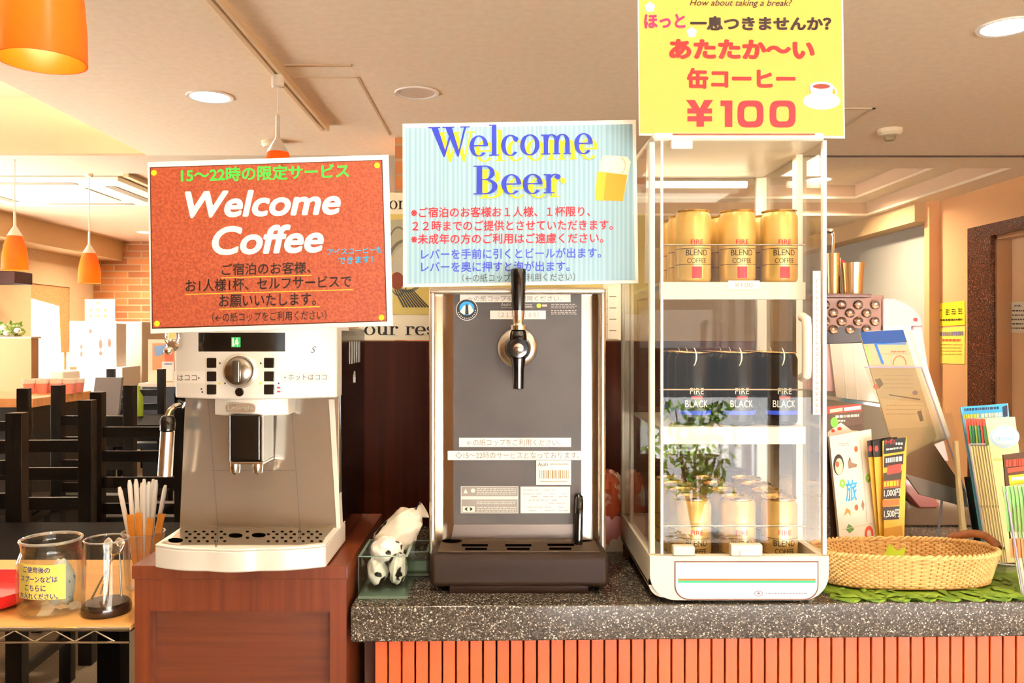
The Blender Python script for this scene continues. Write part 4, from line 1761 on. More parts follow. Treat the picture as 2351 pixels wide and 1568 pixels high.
gold = blk = None
xs_ = [P(px, 0, 1.215).x for px in (1592, 1694, 1790)]
colname = ['left', 'middle', 'right']
rowname = ['front', 'second', 'third', 'fourth']
for shelf, kind, z, rows, word in ((0, 'gold', zs0, 4, 'bottom'), (1, 'black', zs2, 3, 'middle'), (2, 'gold', zs1, 3, 'top')):
    for r_ in range(rows):
        for ci in range(3):
            loc = Vector((xs_[ci], 1.218 + .0545 * r_, z))
            lab = f'{"gold" if kind == "gold" else "black"} coffee can, {rowname[r_]} row, {colname[ci]} column, on the {word} shelf of the can warmer'
            grp = f'cans on the {word} shelf'
            src = gold if kind == 'gold' else blk
            if src is None:
                c = make_can(kind, loc, lab, grp)
                if kind == 'gold':
                    gold = c
                else:
                    blk = c
            else:
                dup(src, loc, label=lab, group=grp)
b = MB(mat('warmer_floor', 'd8ccb6', 0.4))
b.box(WX0 + .02, WX1 - .02, 1.185, 1.41, zs0 - .004, zs0 - .0005)
build(b, 'floor_tray', cw)

# yellow sign on the warmer
m_yel = mat('sign_yellow', 'bd9538', 0.45)
pl = front(1.158)
PLNOW = pl
ys = thing('canned_coffee_sign', 'yellow hot canned coffee sign reading ¥100 on top of the can warmer', 'sign', pl.at(1700, 316))
b = MB(mat('laminate_edge', 'ecd9c8', 0.3))
slab(b, pl, [(1467, 311), (1940, 318), (1935, -22), (1464, -22)], .0015)
build(b, 'sheet', ys)
b = MB(m_yel)
poly(b, pl, [(1469.5, 306), (1936, 312), (1931, -20), (1467, -20)], .0004)
build(b, 'print', ys, recalc=False)
letter(ys, '3a2416', [('How about taking a break?', 1583, 18, 1818, 19, 19, (.02, .3))], .0009)
letter(ys, 'd81848', [('ほっと', 1479, 66, 1573, 65, 33, (.08,))], .0009)
letter(ys, '220e08', [('一息つきませんか？', 1584, 70, 1908, 71, 33, (.09,))], .0009)
letter(ys, 'a81614', [('あたたか～い', 1536, 136, 1870, 138, 46, (.11,)), ('缶コーヒー', 1577, 204, 1826, 205, 48, (.09,))], .0009)


def zy(x, y):
    return (1450 + x / 4.61, y / 4.61)


b = MB(ink('c01a22'))
for cx_ in (1257, 1597):
    p = zy(cx_, 1208)
    ringpx(b, pl, p[0], p[1], 137 / 4.61, 143 / 4.61, 68 / 4.61, 80 / 4.61, .0009, e=3.6, n=64)
for pg_ in ([(940, 1065), (1065, 1065), (1065, 1345), (987, 1345), (987, 1125), (940, 1125)],
            [(575, 1060), (668, 1060), (758, 1210), (690, 1210)], [(860, 1060), (768, 1060), (690, 1210), (758, 1210)],
            [(590, 1150), (850, 1150), (850, 1203), (590, 1203)], [(590, 1232), (850, 1232), (850, 1286), (590, 1286)], [(686, 1190), (764, 1190), (764, 1342), (686, 1342)]):
    poly(b, pl, [zy(*q) for q in pg_], .0009)
build(b, 'price_lettering', ys, recalc=False)
b = MB(ink('f9f4f0'))
disc(b, pl, 1886, 232, 43, 20, .0007, 40)
b.use(ink('e6dcea'))
disc(b, pl, 1886, 230, 26, 9, .001, 30)
b.use(ink('f9f4f0'))
poly(b, pl, [(1858, 198), (1912, 198), (1908, 222), (1895, 236), (1876, 236), (1863, 222)], .0013)
disc(b, pl, 1885, 199, 27, 11, .0013, 32)
ringpx(b, pl, 1911, 212, 10, 13, 6, 9, .0013)
b.use(ink('7a2a18'))
disc(b, pl, 1885, 199, 20, 5.5, .0016, 30)
build(b, 'cup_picture', ys, recalc=False)
for px, py in ((1492, 17), (1588, 75)):
    b = MB(ink('f3b9c4'))
    for k in range(5):
        a = R(90 + 72 * k)
        disc(b, pl, px + 6 * math.cos(a), py - 6 * math.sin(a), 6, 6, .0007, 14)
    use_ = b.use(ink('fdf6f2'))
    disc(b, pl, px, py, 4, 4, .001, 14)
    build(b, 'flower_print', ys, recalc=False)
# ------------------------------------------------------------------ right end of the counter
# green lace mat
b = MB(mat('leaf_green', '86a52e', 0.6, noise='5d8020', scale=26, bump=.3))
mx0, mx1, my0, my1 = .475, 1.12, 1.163, 1.40
pts = []


def edge(p, q, n, amp):
    d = Vector((q[0] - p[0], q[1] - p[1], 0))
    nrm = Vector((d.y, -d.x, 0)).normalized()
    return [(p[0] + d.x * k / n + nrm.x * amp * (abs(math.sin(math.pi * k / n * (n // 4))) - .5), p[1] + d.y * k / n + nrm.y * amp * (abs(math.sin(math.pi * k / n * (n // 4))) - .5)) for k in range(n)]


for p, q, n in (((mx0, my0), (mx1, my0 + .012), 72), ((mx1, my0 + .012), (mx1, my1), 32), ((mx1, my1), (mx0, my1), 72), ((mx0, my1), (mx0, my0), 32)):
    pts += edge(p, q, n, .014)
n_ = len(pts)
cxm, cym = (mx0 + mx1) / 2, (my0 + my1) / 2
v = [(x, y, ZT + .0003) for x, y in pts] + [(x, y, ZT + .0035) for x, y in pts] + [(cxm, cym, ZT + .004)]
b.add(v, [(i, (i + 1) % n_, n_ + (i + 1) % n_, n_ + i) for i in range(n_)] + [(n_ + i, n_ + (i + 1) % n_, 2 * n_) for i in range(n_)])
rn = random.Random(12)
for k in range(420):                                # overlapping leaf shapes
    x, y, a = rn.uniform(mx0 + .005, mx1 - .01), rn.uniform(my0 + .003, my1 - .01), rn.uniform(0, 6.28)
    l, w_ = rn.uniform(.010, .017), rn.uniform(.004, .007)
    if k < 90:
        y = my0 + rn.uniform(-.004, .012)
    u, s_ = Vector((math.cos(a), math.sin(a), 0)), Vector((-math.sin(a), math.cos(a), 0))
    c = Vector((x, y, ZT + .0045 + rn.uniform(0, .002)))
    up = Vector((0, 0, .0022))
    b.add([c - u * l, c + s_ * w_ - u * l * .2, c + u * l, c - s_ * w_ - u * l * .2, c + up], [(0, 1, 4), (1, 2, 4), (2, 3, 4), (3, 0, 4)])
build(b, 'leaf_mat', label='bright green leaf-shaped mat spread under the wicker basket', cat='mat', recalc=False)

# basket
bk_ = thing('wicker_basket', 'oval wicker basket with a wrapped handle on the green mat', 'basket', (.605, 1.245, ZT + .006))
m_wick = mat('wicker', 'ebc485', 0.55, noise='dcae6b', scale=90)
m_wickd = mat('wicker_dark', 'b5814a', 0.6)
bc = Vector((.605, 1.245, 0))
RX, RY, BH = .135, .058, .045
z0b = ZT + .008


def bell(a, f, dr=0.0):
    """point on the basket wall at angle a and height share f"""
    kx, ky = RX * (.90 + .10 * f) + dr, RY * (.86 + .14 * f) + dr
    e = 2.6
    c, s_ = math.cos(a), math.sin(a)
    return bc + Vector((kx * math.copysign(abs(c) ** (2 / e), c), ky * math.copysign(abs(s_) ** (2 / e), s_), 0))


NS = 116
b = MB(m_wick)
rows = 15
for r_ in range(rows):
    f = (r_ + .5) / rows
    ring = []
    for k in range(NS * 2):
        a = 2 * math.pi * k / (NS * 2)
        p = bell(a, f, .0016 * math.cos(math.pi * (k / 2 + r_) + 0) if k % 2 == 0 else 0)
        p.z = z0b + BH * f
        ring.append(p)
    b.tube(ring, .00175, 5, closed=True)
build(b, 'woven_wall', bk_)
b = MB(m_wickd)
for k in range(NS):
    a = 2 * math.pi * (k + 0) / NS
    p0, p1 = bell(a, 0), bell(a, 1)
    p0.z, p1.z = z0b, z0b + BH
    b.cyl(p0, p1, .0011, n=5)
build(b, 'stakes', bk_)
b = MB(m_wick)
for ph in (0, math.pi):
    ring = []
    for k in range(420):
        a = 2 * math.pi * k / 420
        p = bell(a, 1, .0022 * math.cos(46 * a + ph))
        p.z = z0b + BH + .0015 + .0022 * math.sin(46 * a + ph)
        ring.append(p)
    b.tube(ring, .0021, 6, closed=True)
build(b, 'braided_rim', bk_)
b = MB(m_wickd)
ring = [bell(2 * math.pi * k / 60, 0) for k in range(60)]
b.prism([(p.x, p.y, z0b - .0015) for p in ring], (0, 0, .002))
build(b, 'woven_base', bk_)
b = MB(mat('handle_brown', '9a5a2a', 0.5, noise='7c4520', scale=60, stretch=(1, 1, 1)))
hp = []
for k in range(13):
    a = R(52 - 58 * k / 12)
    p = bell(a, 1, .004)
    p.z = z0b + BH + .004 + .011 * math.sin(math.pi * k / 12)
    hp.append(p)
b.tube(hp, [.004] + [.0062] * 11 + [.004], 12)
build(b, 'handle', bk_, label='brown wrapped handle')
b = MB(ink('b7cf2e'))
c = Vector((.60, 1.262, z0b + .03))
b.add([c + Vector((-.018, 0, -.004)), c + Vector((-.006, .004, .018)), c + Vector((.004, 0, .008)), c + Vector((.02, .006, .012)), c + Vector((.012, -.004, -.006))], [(0, 1, 2), (0, 2, 4), (2, 3, 4)])
b.add([c + Vector((-.02, -.002, -.005)), c + Vector((.015, -.006, -.007)), c + Vector((.03, -.002, -.028)), c + Vector((-.02, -.0, -.028))], [(0, 1, 2, 3)])
build(b, 'leaf_wrapper', label='small yellow-green leaf wrapper lying in the wicker basket', cat='wrapper', recalc=False)

m_acr = pane('acrylic', 'fcfcfb', .8, 1.49)
m_acre = mat('acrylic_edge', 'b9b2d0', 0.15, spec=.8)


def leaflet(name, label, cat, pl, pts, th, color, draw=None, group=None, side=None):
    t = thing(name, label, cat, pl.at(sum(p[0] for p in pts) / len(pts), max(p[1] for p in pts)), group)
    b = MB(mat('sheet_' + (side or color), side or color, .45))
    slab(b, pl, pts, th)
    build(b, 'pages', t)
    b = MB(mat('cover_' + color, color, .35))
    poly(b, pl, pts, .0002)
    if draw:
        draw(b, pl)
    build(b, 'cover_print', t, recalc=False)
    return t


def use(b, c):
    return b.use(ink(c))


def lines(b, pl, x0, y0, x1, y1, n, th, off, seed=1, slope=0.0):
    rn = random.Random(seed)
    for k in range(n):
        y = y0 + (y1 - y0) * k / max(1, n - 1)
        x = x0
        while x < x1:
            w_ = rn.uniform(2, 8)
            e = min(x + w_, x1)
            poly(b, pl, [(x, y + slope * (x - x0)), (e, y + slope * (e - x0)), (e, y + th + slope * (e - x0)), (x, y + th + slope * (x - x0))], off)
            x += w_ + 1.6


# white travel booklet
pl = lean(1950, 1245, 1.335, 14)


def d1(b, pl):
    use(b, '2f9fd6')
    tx(b, '旅', pl, 1941, 1152, 1967, 1150, 50, .0006, .03)
    use(b, '2a1c16')
    disc(b, pl, 1925, 1067, 12, 24, .0006)
    use(b, 'f0d3b0')
    disc(b, pl, 1926, 1071, 9, 19, .0009)
    use(b, 'd8502f')
    disc(b, pl, 1922, 1066, 4, 7, .0012)
    for x, y in ((1965, 1031), (1966, 1165)):
        disc(b, pl, x, y, 4, 7, .0006)
    ringpx(b, pl, 1995, 1226, 10, 19, 5, 10, .0006)
    use(b, '7fb83a')
    for x, y in ((1934, 1110), (1993, 1098)):
        ringpx(b, pl, x, y, 6, 10, 2, 4, .0006)
    use(b, 'c9863f')
    poly(b, pl, [(1937, 1185), (1943, 1166), (1952, 1172), (1953, 1184), (1946, 1176)], .0006)
    use(b, '6d9a58')
    poly(b, pl, [(1942, 1215), (1948, 1203), (1956, 1208), (1961, 1216), (1950, 1224)], .0006)
    use(b, '8a6a52')
    lines(b, pl, 1924, 1018, 1950, 1022, 2, 1, .0006, 3)
    poly(b, pl, [(1947, 1062), (1951, 1048), (1955, 1062), (1968, 1066), (1966, 1072), (1948, 1076)], .0006)
    poly(b, pl, [(1977, 1160), (1980, 1146), (1984, 1158), (1982, 1174)], .0006)
    use(b, 'd9cbb8')
    poly(b, pl, [(1934, 1215), (2003, 1200), (2003, 1201.5), (1934, 1216.5)], .0006)
    poly(b, pl, [(1974, 1010), (1975.5, 1010), (1992, 1200), (1990.5, 1200)], .0006)


leaflet('brochure', 'white travel brochure with a blue character and food pictures beside the can warmer', 'brochure', pl, [(1904, 1002), (2000, 985), (2018, 1298), (1934, 1300)], .008, 'f1e8da', d1)
# dark brochure above it
pl = lean(1940, 1285, 1.352, 14)


def d2(b, pl):
    use(b, 'e2392f')
    poly(b, pl, [(1880, 936), (1978, 927), (1979, 943), (1880, 952)], .0006)
    use(b, 'bfd8b4')
    poly(b, pl, [(1905, 940), (1934, 936), (1934, 944), (1905, 948)], .001)
    use(b, 'd6cfe2')
    poly(b, pl, [(1937, 936), (1976, 931), (1976, 940), (1937, 944)], .001)
    use(b, 'efe6d8')
    lines(b, pl, 1918, 954, 1972, 952, 1, 6, .0006, 2, -.06)
    lines(b, pl, 1922, 964, 1940, 964, 1, 4, .0006, 5)
    poly(b, pl, [(1900, 992), (1930, 970), (1955, 988), (1981, 990), (1982, 1000), (1900, 1004)], .0006)
    use(b, '6fae3f')
    disc(b, pl, 1915, 970, 9, 12, .001)
    use(b, 'e2452f')
    disc(b, pl, 1912, 989, 4, 4, .001)
    disc(b, pl, 1927, 984, 5, 4, .001)


leaflet('brochure', 'dark brown brochure with a red top band behind the white travel brochure', 'brochure', pl, [(1895, 935), (1978, 927), (2010, 1284), (1912, 1286)], .003, '4a2f1f', d2)
# coupon leaflets, black and yellow
pl0 = lean(2040, 1245, 1.318, 10, -6)


def d3(b, pl):
    use(b, '14100c')
    poly(b, pl, [(2030, 1010), (2080, 1004), (2076, 1036), (2028, 1043)], .0004)
    use(b, 'e23a2e')
    tx(b, 'クーポン', pl, 2031, 1022, 2054, 1019, 13, .0008, .04)
    poly(b, pl, [(2037, 1070), (2069, 1064), (2068, 1084), (2036, 1090)], .0008)
    use(b, 'f3ead8')
    lines(b, pl, 2056, 1016, 2072, 1014, 1, 5, .0008, 3)
    lines(b, pl, 2034, 1030, 2070, 1026, 1, 4, .0008, 6, -.12)
    use(b, '2a160c')
    poly(b, pl, [(2030, 1048), (2074, 1041), (2073, 1066), (2029, 1074)], .0006)
    use(b, 'fbf3e0')
    lines(b, pl, 2033, 1052, 2070, 1047, 1, 11, .0009, 4, -.13)
    use(b, '3a2a14')
    poly(b, pl, [(2028, 1086), (2070, 1080), (2069, 1102), (2027, 1106)], .0006)
    use(b, '8c3a1c')
    poly(b, pl, [(2027, 1104), (2068, 1100), (2067, 1118), (2026, 1121)], .0006)
    use(b, 'f0b020')
    lines(b, pl, 2029, 1106, 2062, 1104, 1, 12, .0009, 11, -.1)
    use(b, '2a160c')
    poly(b, pl, [(2027, 1122), (2067, 1118), (2066, 1144), (2026, 1146)], .0006)
    poly(b, pl, [(2026, 1164), (2065, 1162), (2064, 1192), (2026, 1194)], .0006)
    use(b, 'fbf3e0')
    tx(b, '1,000円', pl, 2029, 1142, 2066, 1139, 18, .0009, .03)
    tx(b, '1,500円', pl, 2029, 1190, 2064, 1188, 19, .0009, .03)
    use(b, 'd8601f')
    poly(b, pl, [(2026, 1148), (2065, 1145), (2065, 1160), (2026, 1163)], .0006)
    use(b, 'b8842a')
    poly(b, pl, [(2028, 1214), (2070, 1206), (2074, 1245), (2030, 1245)], .0006)


for k, (dx, lab) in enumerate(((-36, 'black and yellow coupon leaflet at the back of the fan, leftmost of three'), (-22, 'black and yellow coupon leaflet in the middle of the fan'), (0, None))):
    p_ = PL(pl0.p + Vector((0, .012 - .006 * k, 0)), pl0.n)
    pts = [(2026 + dx, 1012), (2082 + dx, 1003), (2074 + dx * .3, 1304), (2031 + dx * .3, 1306)]
    if lab:
        def dd(b, pl, dx=dx):
            use(b, '14100c')
            poly(b, pl, [(2026 + dx, 1012), (2082 + dx, 1003), (2080 + dx, 1045), (2029 + dx, 1050)], .0004)
            use(b, 'e23a2e')
            disc(b, pl, 2034 + dx, 1030, 4, 7, .0008)
        leaflet('coupon_leaflet', lab, 'leaflet', p_, pts, .0015, 'e0a81f', dd, 'coupon leaflets by the can warmer')
    else:
        leaflet('coupon_leaflet', 'front black and yellow coupon leaflet with price lines behind the wicker basket', 'leaflet', p_, pts, .0015, 'e0a81f', d3, 'coupon leaflets by the can warmer')

lh = thing('leaflet_holder', 'low clear acrylic holder keeping the white travel brochure and coupon leaflets upright', 'leaflet holder', (.60, 1.33, ZT))
hp_ = lean(1990, 1290, 1.372, 12)
b = MB(m_acr)
slab(b, hp_, [(1890, 1130), (2085, 1130), (2085, 1282), (1890, 1282)], .0015)
build(b, 'back_sheet', lh)
b = MB(m_acr)
b.box(hp_.at(1890, 1282).x, hp_.at(2085, 1282).x, 1.318, 1.385, ZT + .0004, ZT + .002)
build(b, 'base', lh)

# clear stand with the tall map leaflets, leaning to the right
pm = lean(2060, 1090, 1.41, 12, 8)


def d4(b, pl):
    use(b, '173f7d')
    poly(b, pl, [(1974, 762), (2073, 757), (2082, 786), (1982, 790)], .0005)
    use(b, '2a63b0')
    poly(b, pl, [(2006, 788), (2012, 788), (2030, 836), (2024, 836)], .0005)
    poly(b, pl, [(2012, 788), (2080, 788), (2080, 791), (2013, 791)], .0005)
    use(b, '8fae6a')
    poly(b, pl, [(1986, 792), (1996, 798), (2000, 828), (1996, 838)], .0005)
    use(b, 'b8503a')
    ringpx(b, pl, 2065, 838, 16, 22, 14, 20, .0005, 0, 180)
    lines(b, pl, 2046, 806, 2080, 806, 1, 3, .0005, 3)
    disc(b, pl, 2012, 888, 8, 6, .0005)
    use(b, '3a3330')
    poly(b, pl, [(2008, 872), (2020, 868), (2028, 882), (2018, 892)], .0007)
    poly(b, pl, [(2040, 905), (2112, 916), (2113, 919), (2041, 908)], .0007)
    poly(b, pl, [(2105, 945), (2114, 942), (2120, 966), (2112, 968)], .0007)
    use(b, '7d6f5a')
    lines(b, pl, 2022, 812, 2088, 812, 1, 1.2, .0005, 7)
    lines(b, pl, 2030, 862, 2096, 890, 4, 1.2, .0005, 8)
    lines(b, pl, 2034, 930, 2118, 950, 3, 1.2, .0005, 9)
    use(b, 'c9b690')
    poly(b, pl, [(2020, 915), (2118, 925), (2130, 980), (2038, 985)], .0003)
    use(b, '5a4a78')
    disc(b, pl, 2100, 902, 6, 5, .0007)


leaflet('map_leaflet', 'tall map leaflet with a navy top band leaning in the clear stand', 'leaflet', pm, [(1973, 762), (2074, 757), (2150, 1000), (2140, 1030), (2060, 1060)], .002, 'b3a482', d4, 'map leaflets in the clear stand')
for k in range(3):
    p_ = PL(pm.p - pm.n * .004 * (k + 1), pm.n)
    leaflet('map_leaflet', f'{["second", "third", "last"][k]} map leaflet from the front in the clear stand, only its pale edge showing', 'leaflet', p_, [(1990 + 9 * k, 760), (2083 + 9 * k, 757), (2165 + 9 * k, 1005), (2070, 1050)], .0015,
            ['efe0cc', 'e9d3bc', 'f1e6d6'][k], None, 'map leaflets in the clear stand')
st = thing('leaflet_stand', 'clear acrylic leaflet stand leaning right behind the wicker basket', 'leaflet stand', pm.at(2130, 1130))
p_ = PL(pm.p + pm.n * .004, pm.n)
b = MB(pane('acrylic_front', 'f7f4ee', 1.0, 1.49, .10, 'b9a88e'))
slab(b, p_, [(1986, 843), (2116, 843), (2216, 1128), (2072, 1085)], .001)
build(b, 'front_sheet', st)
b = MB(m_acre)
for a, c in (((2116, 843), (2216, 1128)), ((1986, 843), (2116, 843))):
    b.tube([p_.at(*a), p_.at(*c)], .0014, 6)
build(b, 'sheet_edge', st)
b = MB(mat('stand_brown', '5d4630', 0.3, .2))
slab(b, p_, [(2072, 1052), (2140, 1015), (2216, 1128), (2080, 1088)], .0012, .0012)
build(b, 'dark_pocket', st)
b = MB(mat('stand_grey', '77706a', 0.35, .3))
slab(b, p_, [(2076, 1088), (2216, 1128), (2222, 1165), (2110, 1135)], .003, .0014)
build(b, 'foot_bar', st)
b = MB(m_acr)
p2 = PL(pm.p - pm.n * .03, pm.n)
slab(b, p2, [(2110, 830), (2182, 935), (2230, 1130), (2216, 1128), (2128, 870)], .001)
build(b, 'rear_sheet', st)
b = MB(m_acre)
b.tube([p_.at(2216, 1128), Vector((p_.at(2216, 1128).x, p_.at(2216, 1128).y + .01, ZT + .006))], .002, 6)
b.tube([p_.at(2165, 1125), Vector((p_.at(2165, 1125).x, p_.at(2165, 1125).y + .02, ZT + .006))], .002, 6)
build(b, 'leg', st)

# right-hand brochure rack
rk = lean(2270, 1300, 1.30, 15, 6)
gk_ = lean(2348, 1370, 1.175, 15, 6)


def d5(b, pl):
    use(b, '3a9bd8')
    poly(b, pl, [(2208, 934), (2312, 927), (2313, 945), (2210, 952)], .0005)
    use(b, '20304a')
    lines(b, pl, 2213, 938, 2292, 935, 1, 6, .0008, 3, -.06)
    poly(b, pl, [(2300, 934), (2312, 930), (2313, 956), (2303, 958)], .0008)
    use(b, 'f2d53a')
    lines(b, pl, 2212, 952, 2246, 952, 1, 9, .0008, 4, -.06)
    use(b, 'f3efe6')
    lines(b, pl, 2252, 950, 2300, 950, 1, 9, .0008, 6, -.06)


leaflet('brochure', 'sky blue brochure standing at the back of the right-hand rack', 'brochure', PL(rk.p - rk.n * .045, rk.n), [(2206, 935), (2314, 926), (2345, 1286), (2262, 1288)], .003, '7cc4e8', d5, 'brochures in the right-hand rack')


def d6(b, pl):
    use(b, 'f4b9b0')
    poly(b, pl, [(2263, 962), (2328, 957), (2331, 975), (2266, 980)], .0005)
    use(b, 'a9d0ec')
    disc(b, pl, 2306, 1003, 34, 26, .0008)
    use(b, 'f6f4ee')
    disc(b, pl, 2306, 1003, 29, 18, .0011)
    use(b, '9cc2e2')
    lines(b, pl, 2286, 1003, 2326, 1003, 1, 9, .0014, 3)
    use(b, 'e9d27a')
    lines(b, pl, 2280, 1052, 2330, 1056, 3, 2, .0005, 5)


colr = ['c23b2e', '3f8a4a', '2f6f55', '8a9a3a', '2d7a6a', 'b9442e', '3a6e3e', 'c9b24a']
for k in range(8):
    p_ = PL(rk.p - rk.n * (.010 + .0017 * (7 - k)), rk.n)
    dx = 6.5 * (k - 7)
    last = k == 7

    def dk(b, pl, k=k, dx=dx):
        use(b, '5a4a28')
        poly(b, pl, [(2262 + dx, 962), (2263.6 + dx, 962), (2314.6 + dx, 1290), (2313 + dx, 1290)], .0003)  # dark line painted along the edge for the shaded gap between booklets
        use(b, 'd8433a')
        poly(b, pl, [(2262 + dx, 962), (2272 + dx, 961), (2273 + dx, 976), (2263 + dx, 977)], .0004)
        use(b, colr[k])
        poly(b, pl, [(2263 + dx, 977), (2273 + dx, 976), (2280 + dx, 1022), (2268 + dx, 1024)], .0004)
        use(b, '6d7038')
        poly(b, pl, [(2296 + dx, 1160), (2306 + dx, 1160), (2306 + dx, 1166), (2297 + dx, 1166)], .0004)
        poly(b, pl, [(2308 + dx, 1256), (2318 + dx, 1256), (2318 + dx, 1262), (2309 + dx, 1262)], .0004)
    pts = [(2262 + dx, 962), (2330 + dx * .2, 957), (2372, 1290), (2313 + dx, 1292)]
    lab = 'yellow booklet with a pink top and a blue oval, front of the right-hand rack' if last else f'thin yellow booklet edge, {["first", "second", "third", "fourth", "fifth", "sixth", "seventh"][k]} from the left in the right-hand rack'
    leaflet('booklet', lab, 'booklet', p_, pts, .0012, 'f8eeb4', d6 if last else dk, 'yellow booklets in the right-hand rack')


def d7(b, pl):
    use(b, 'd8402f')
    lines(b, pl, 2309, 1056, 2351, 1051, 1, 16, .0006, 9, -.08)
    poly(b, pl, [(2312, 1076), (2351, 1070), (2351, 1080), (2313, 1086)], .0006)
    use(b, 'f2b92e')
    poly(b, pl, [(2315, 1092), (2400, 1082), (2400, 1140), (2320, 1140)], .0006)
    use(b, 'f6efe2')
    lines(b, pl, 2322, 1098, 2351, 1096, 2, 6, .001, 5, -.1)


leaflet('brochure', 'dark brochure with red letters at the right edge above the green leaflets', 'brochure', PL(gk_.p - gk_.n * .018, gk_.n), [(2303, 1044), (2420, 1028), (2430, 1240), (2320, 1245)], .002, '3a1f12', d7, 'brochures in the right-hand rack')
for k in range(7):
    p_ = PL(gk_.p - gk_.n * (.002 + .002 * (6 - k)), gk_.n)
    dx = 9 * k

    def dg(b, pl, dx=dx):
        use(b, '7fb46a')
        poly(b, pl, [(2303 + dx, 1118), (2310 + dx, 1117), (2320 + dx, 1220), (2312 + dx, 1222)], .0004)
        use(b, 'c98a5a')
        poly(b, pl, [(2316 + dx, 1236), (2324 + dx, 1236), (2328 + dx, 1280), (2320 + dx, 1282)], .0004)
    leaflet('leaflet', f'{["first", "second", "third", "fourth", "fifth", "sixth", "seventh"][k]} green-edged leaflet from the left in the front pocket at the right edge', 'leaflet', p_,
            [(2301 + dx, 1117), (2430, 1100), (2460, 1360), (2345 + dx, 1366)], .001, ['a9cfa0', 'dfe8cf', '8fbf86'][k % 3], dg, 'green leaflets in the front pocket')
rt = thing('brochure_rack', 'clear acrylic brochure rack at the right edge of the counter', 'brochure rack', rk.at(2300, 1370))
b = MB(m_acr)
slab(b, PL(rk.p + rk.n * .001, rk.n), [(2225, 1020), (2345, 1018), (2372, 1296), (2270, 1298)], .0012)
build(b, 'pocket', rt)
b = MB(m_acr)
slab(b, gk_, [(2318, 1165), (2440, 1160), (2470, 1372), (2340, 1374)], .0012)
build(b, 'pocket', rt)
b = MB(m_acre)
p_ = PL(rk.p + rk.n * .0022, rk.n)
for a, c in (((2225, 1020), (2270, 1292)), ((2270, 1292), (2345, 1300)), ((2225, 1020), (2262, 1020))):
    b.tube([p_.at(*a), p_.at(*c)], .0014, 6)
build(b, 'pocket_edge', rt)
b = MB(m_acre)
b.tube([gk_.at(2308, 1130, .002), gk_.at(2348, 1372, .002)], .0014, 6)
build(b, 'pocket_edge', rt)
b = MB(m_acr)
pa, pc = p_.at(2262, 1340), p_.at(2340, 1350)
b.box(pa.x, pc.x + .1, pa.y - .02, pa.y + .10, ZT + .0095, ZT + .0115)
build(b, 'base', rt)
b = MB(mat('wood_stick', 'c9b488', 0.6))
sp_ = lean(2200, 1200, 1.36, 10)
b.tube([sp_.at(2194, 1012), sp_.at(2200, 1100), sp_.at(2212, 1230)], [.004, .0045, .006], 10)
b.box(sp_.at(2200, 0).x, sp_.at(2226, 0).x, 1.358, 1.364, ZT + .007, P(0, 1130, 1.36).z)
build(b, 'rack_support', rt)
for k in range(3):
    leaflet('leaflet', f'{["near", "middle", "far"][k]} black leaflet edge left of the yellow booklets', 'leaflet', PL(rk.p - rk.n * (.048 + .004 * k), rk.n), [(2214 + 6 * k, 1095), (2222 + 6 * k, 1094), (2252 + 6 * k, 1288), (2244 + 6 * k, 1290)], .001, '15120f', None, 'black leaflet edges')

# pink machine behind the leaflets
pk = thing('pink_machine', 'pink metal machine with a dimpled brown front and quarter-round side behind the leaflets', 'machine', P(2010, 1240, 1.72))
m_pink = mat('pink_enamel', 'e6bcc0', 0.3, coat=.3)
m_dim = mat('dimpled_metal', '6a4a3c', 0.35, .5)
pf = front(1.70)
b = MB(m_dim)
slab(b, pf, [(1880, 900), (2029, 900), (2029, 678), (1880, 678)], .02)
dm = build(b, 'dimpled_panel', pk)
b = MB(mat('dimple_metal', 'a98d7e', 0.2, .8))
for r_ in range(4):
    for k in range(5):
        px, py = 1894 + 38 * k + (19 if r_ % 2 else 0), 700 + 19 * r_
        if px > 2020:
            continue
        c = pf.at(px, py)
        b.lathe((c.x, c.y, c.z), [(.0095, 0), (.0095, .003), (.008, .0045), (.006, .003), (0, .002)], 24, axis=(0, -1, 0))
build(b, 'dimples', dm)
b = MB(mat('machine_dark', '2a1a12', 0.4))
slab(b, front(1.699), [(1880, 790), (2000, 790), (1985, 756), (1940, 748), (1880, 762)], .001)
build(b, 'dark_band', pk)
b = MB(m_pink)
arc = [(2027, 685)] + [(2027 + 92 * math.sin(R(90 * k / 14)), 747 - 62 * math.cos(R(90 * k / 14))) for k in range(15)] + [(2119, 750), (2027, 750)]
slab(b, front(1.695), arc[1:], .12)
hs = build(b, 'housing', pk, label='quarter-round pink side panel', bevel=.003)
b = MB(m_pink)
slab(b, front(1.6951), [(2095, 750.5), (2118, 750), (2135, 860), (2180, 1060), (2150, 1060), (2110, 860)], .12)
build(b, 'side_post', pk, bevel=.003)
b = MB(m_pink)
slab(b, front(1.6951), [(1880, 790), (1912, 790), (1922, 900), (1880, 900)], .1)
build(b, 'side_post', pk, bevel=.003)
b = MB(m_white)
slab(b, front(1.694), [(2028, 766), (2092, 766), (2092, 748), (2028, 748)], .004)
build(b, 'ledge', pk)
b = MB(ink('a83226'))
disc(b, front(1.6942), 2102, 734, 4.5, 4.5, .001, 16)
build(b, 'screw', hs, recalc=False)
b = MB(mat('machine_white', 'e2d8c6', 0.3, coat=.5))
slab(b, front(1.69), [(1905, 790), (2010, 786), (2030, 925), (1920, 912)], .01)
ip = build(b, 'inner_panel', pk)
b = MB(ink('fbf5e8'))
for x in (1932, 1956):
    poly(b, front(1.69), [(x, 789), (x + 3, 789), (x + 15, 918), (x + 12, 918)], .0005)
build(b, 'bright_rib', ip, recalc=False)
b = MB(m_chrome)
slab(b, front(1.68), [(1880, 905), (2020, 928), (2020, 934), (1880, 914)], .01)
build(b, 'chrome_rail', pk)
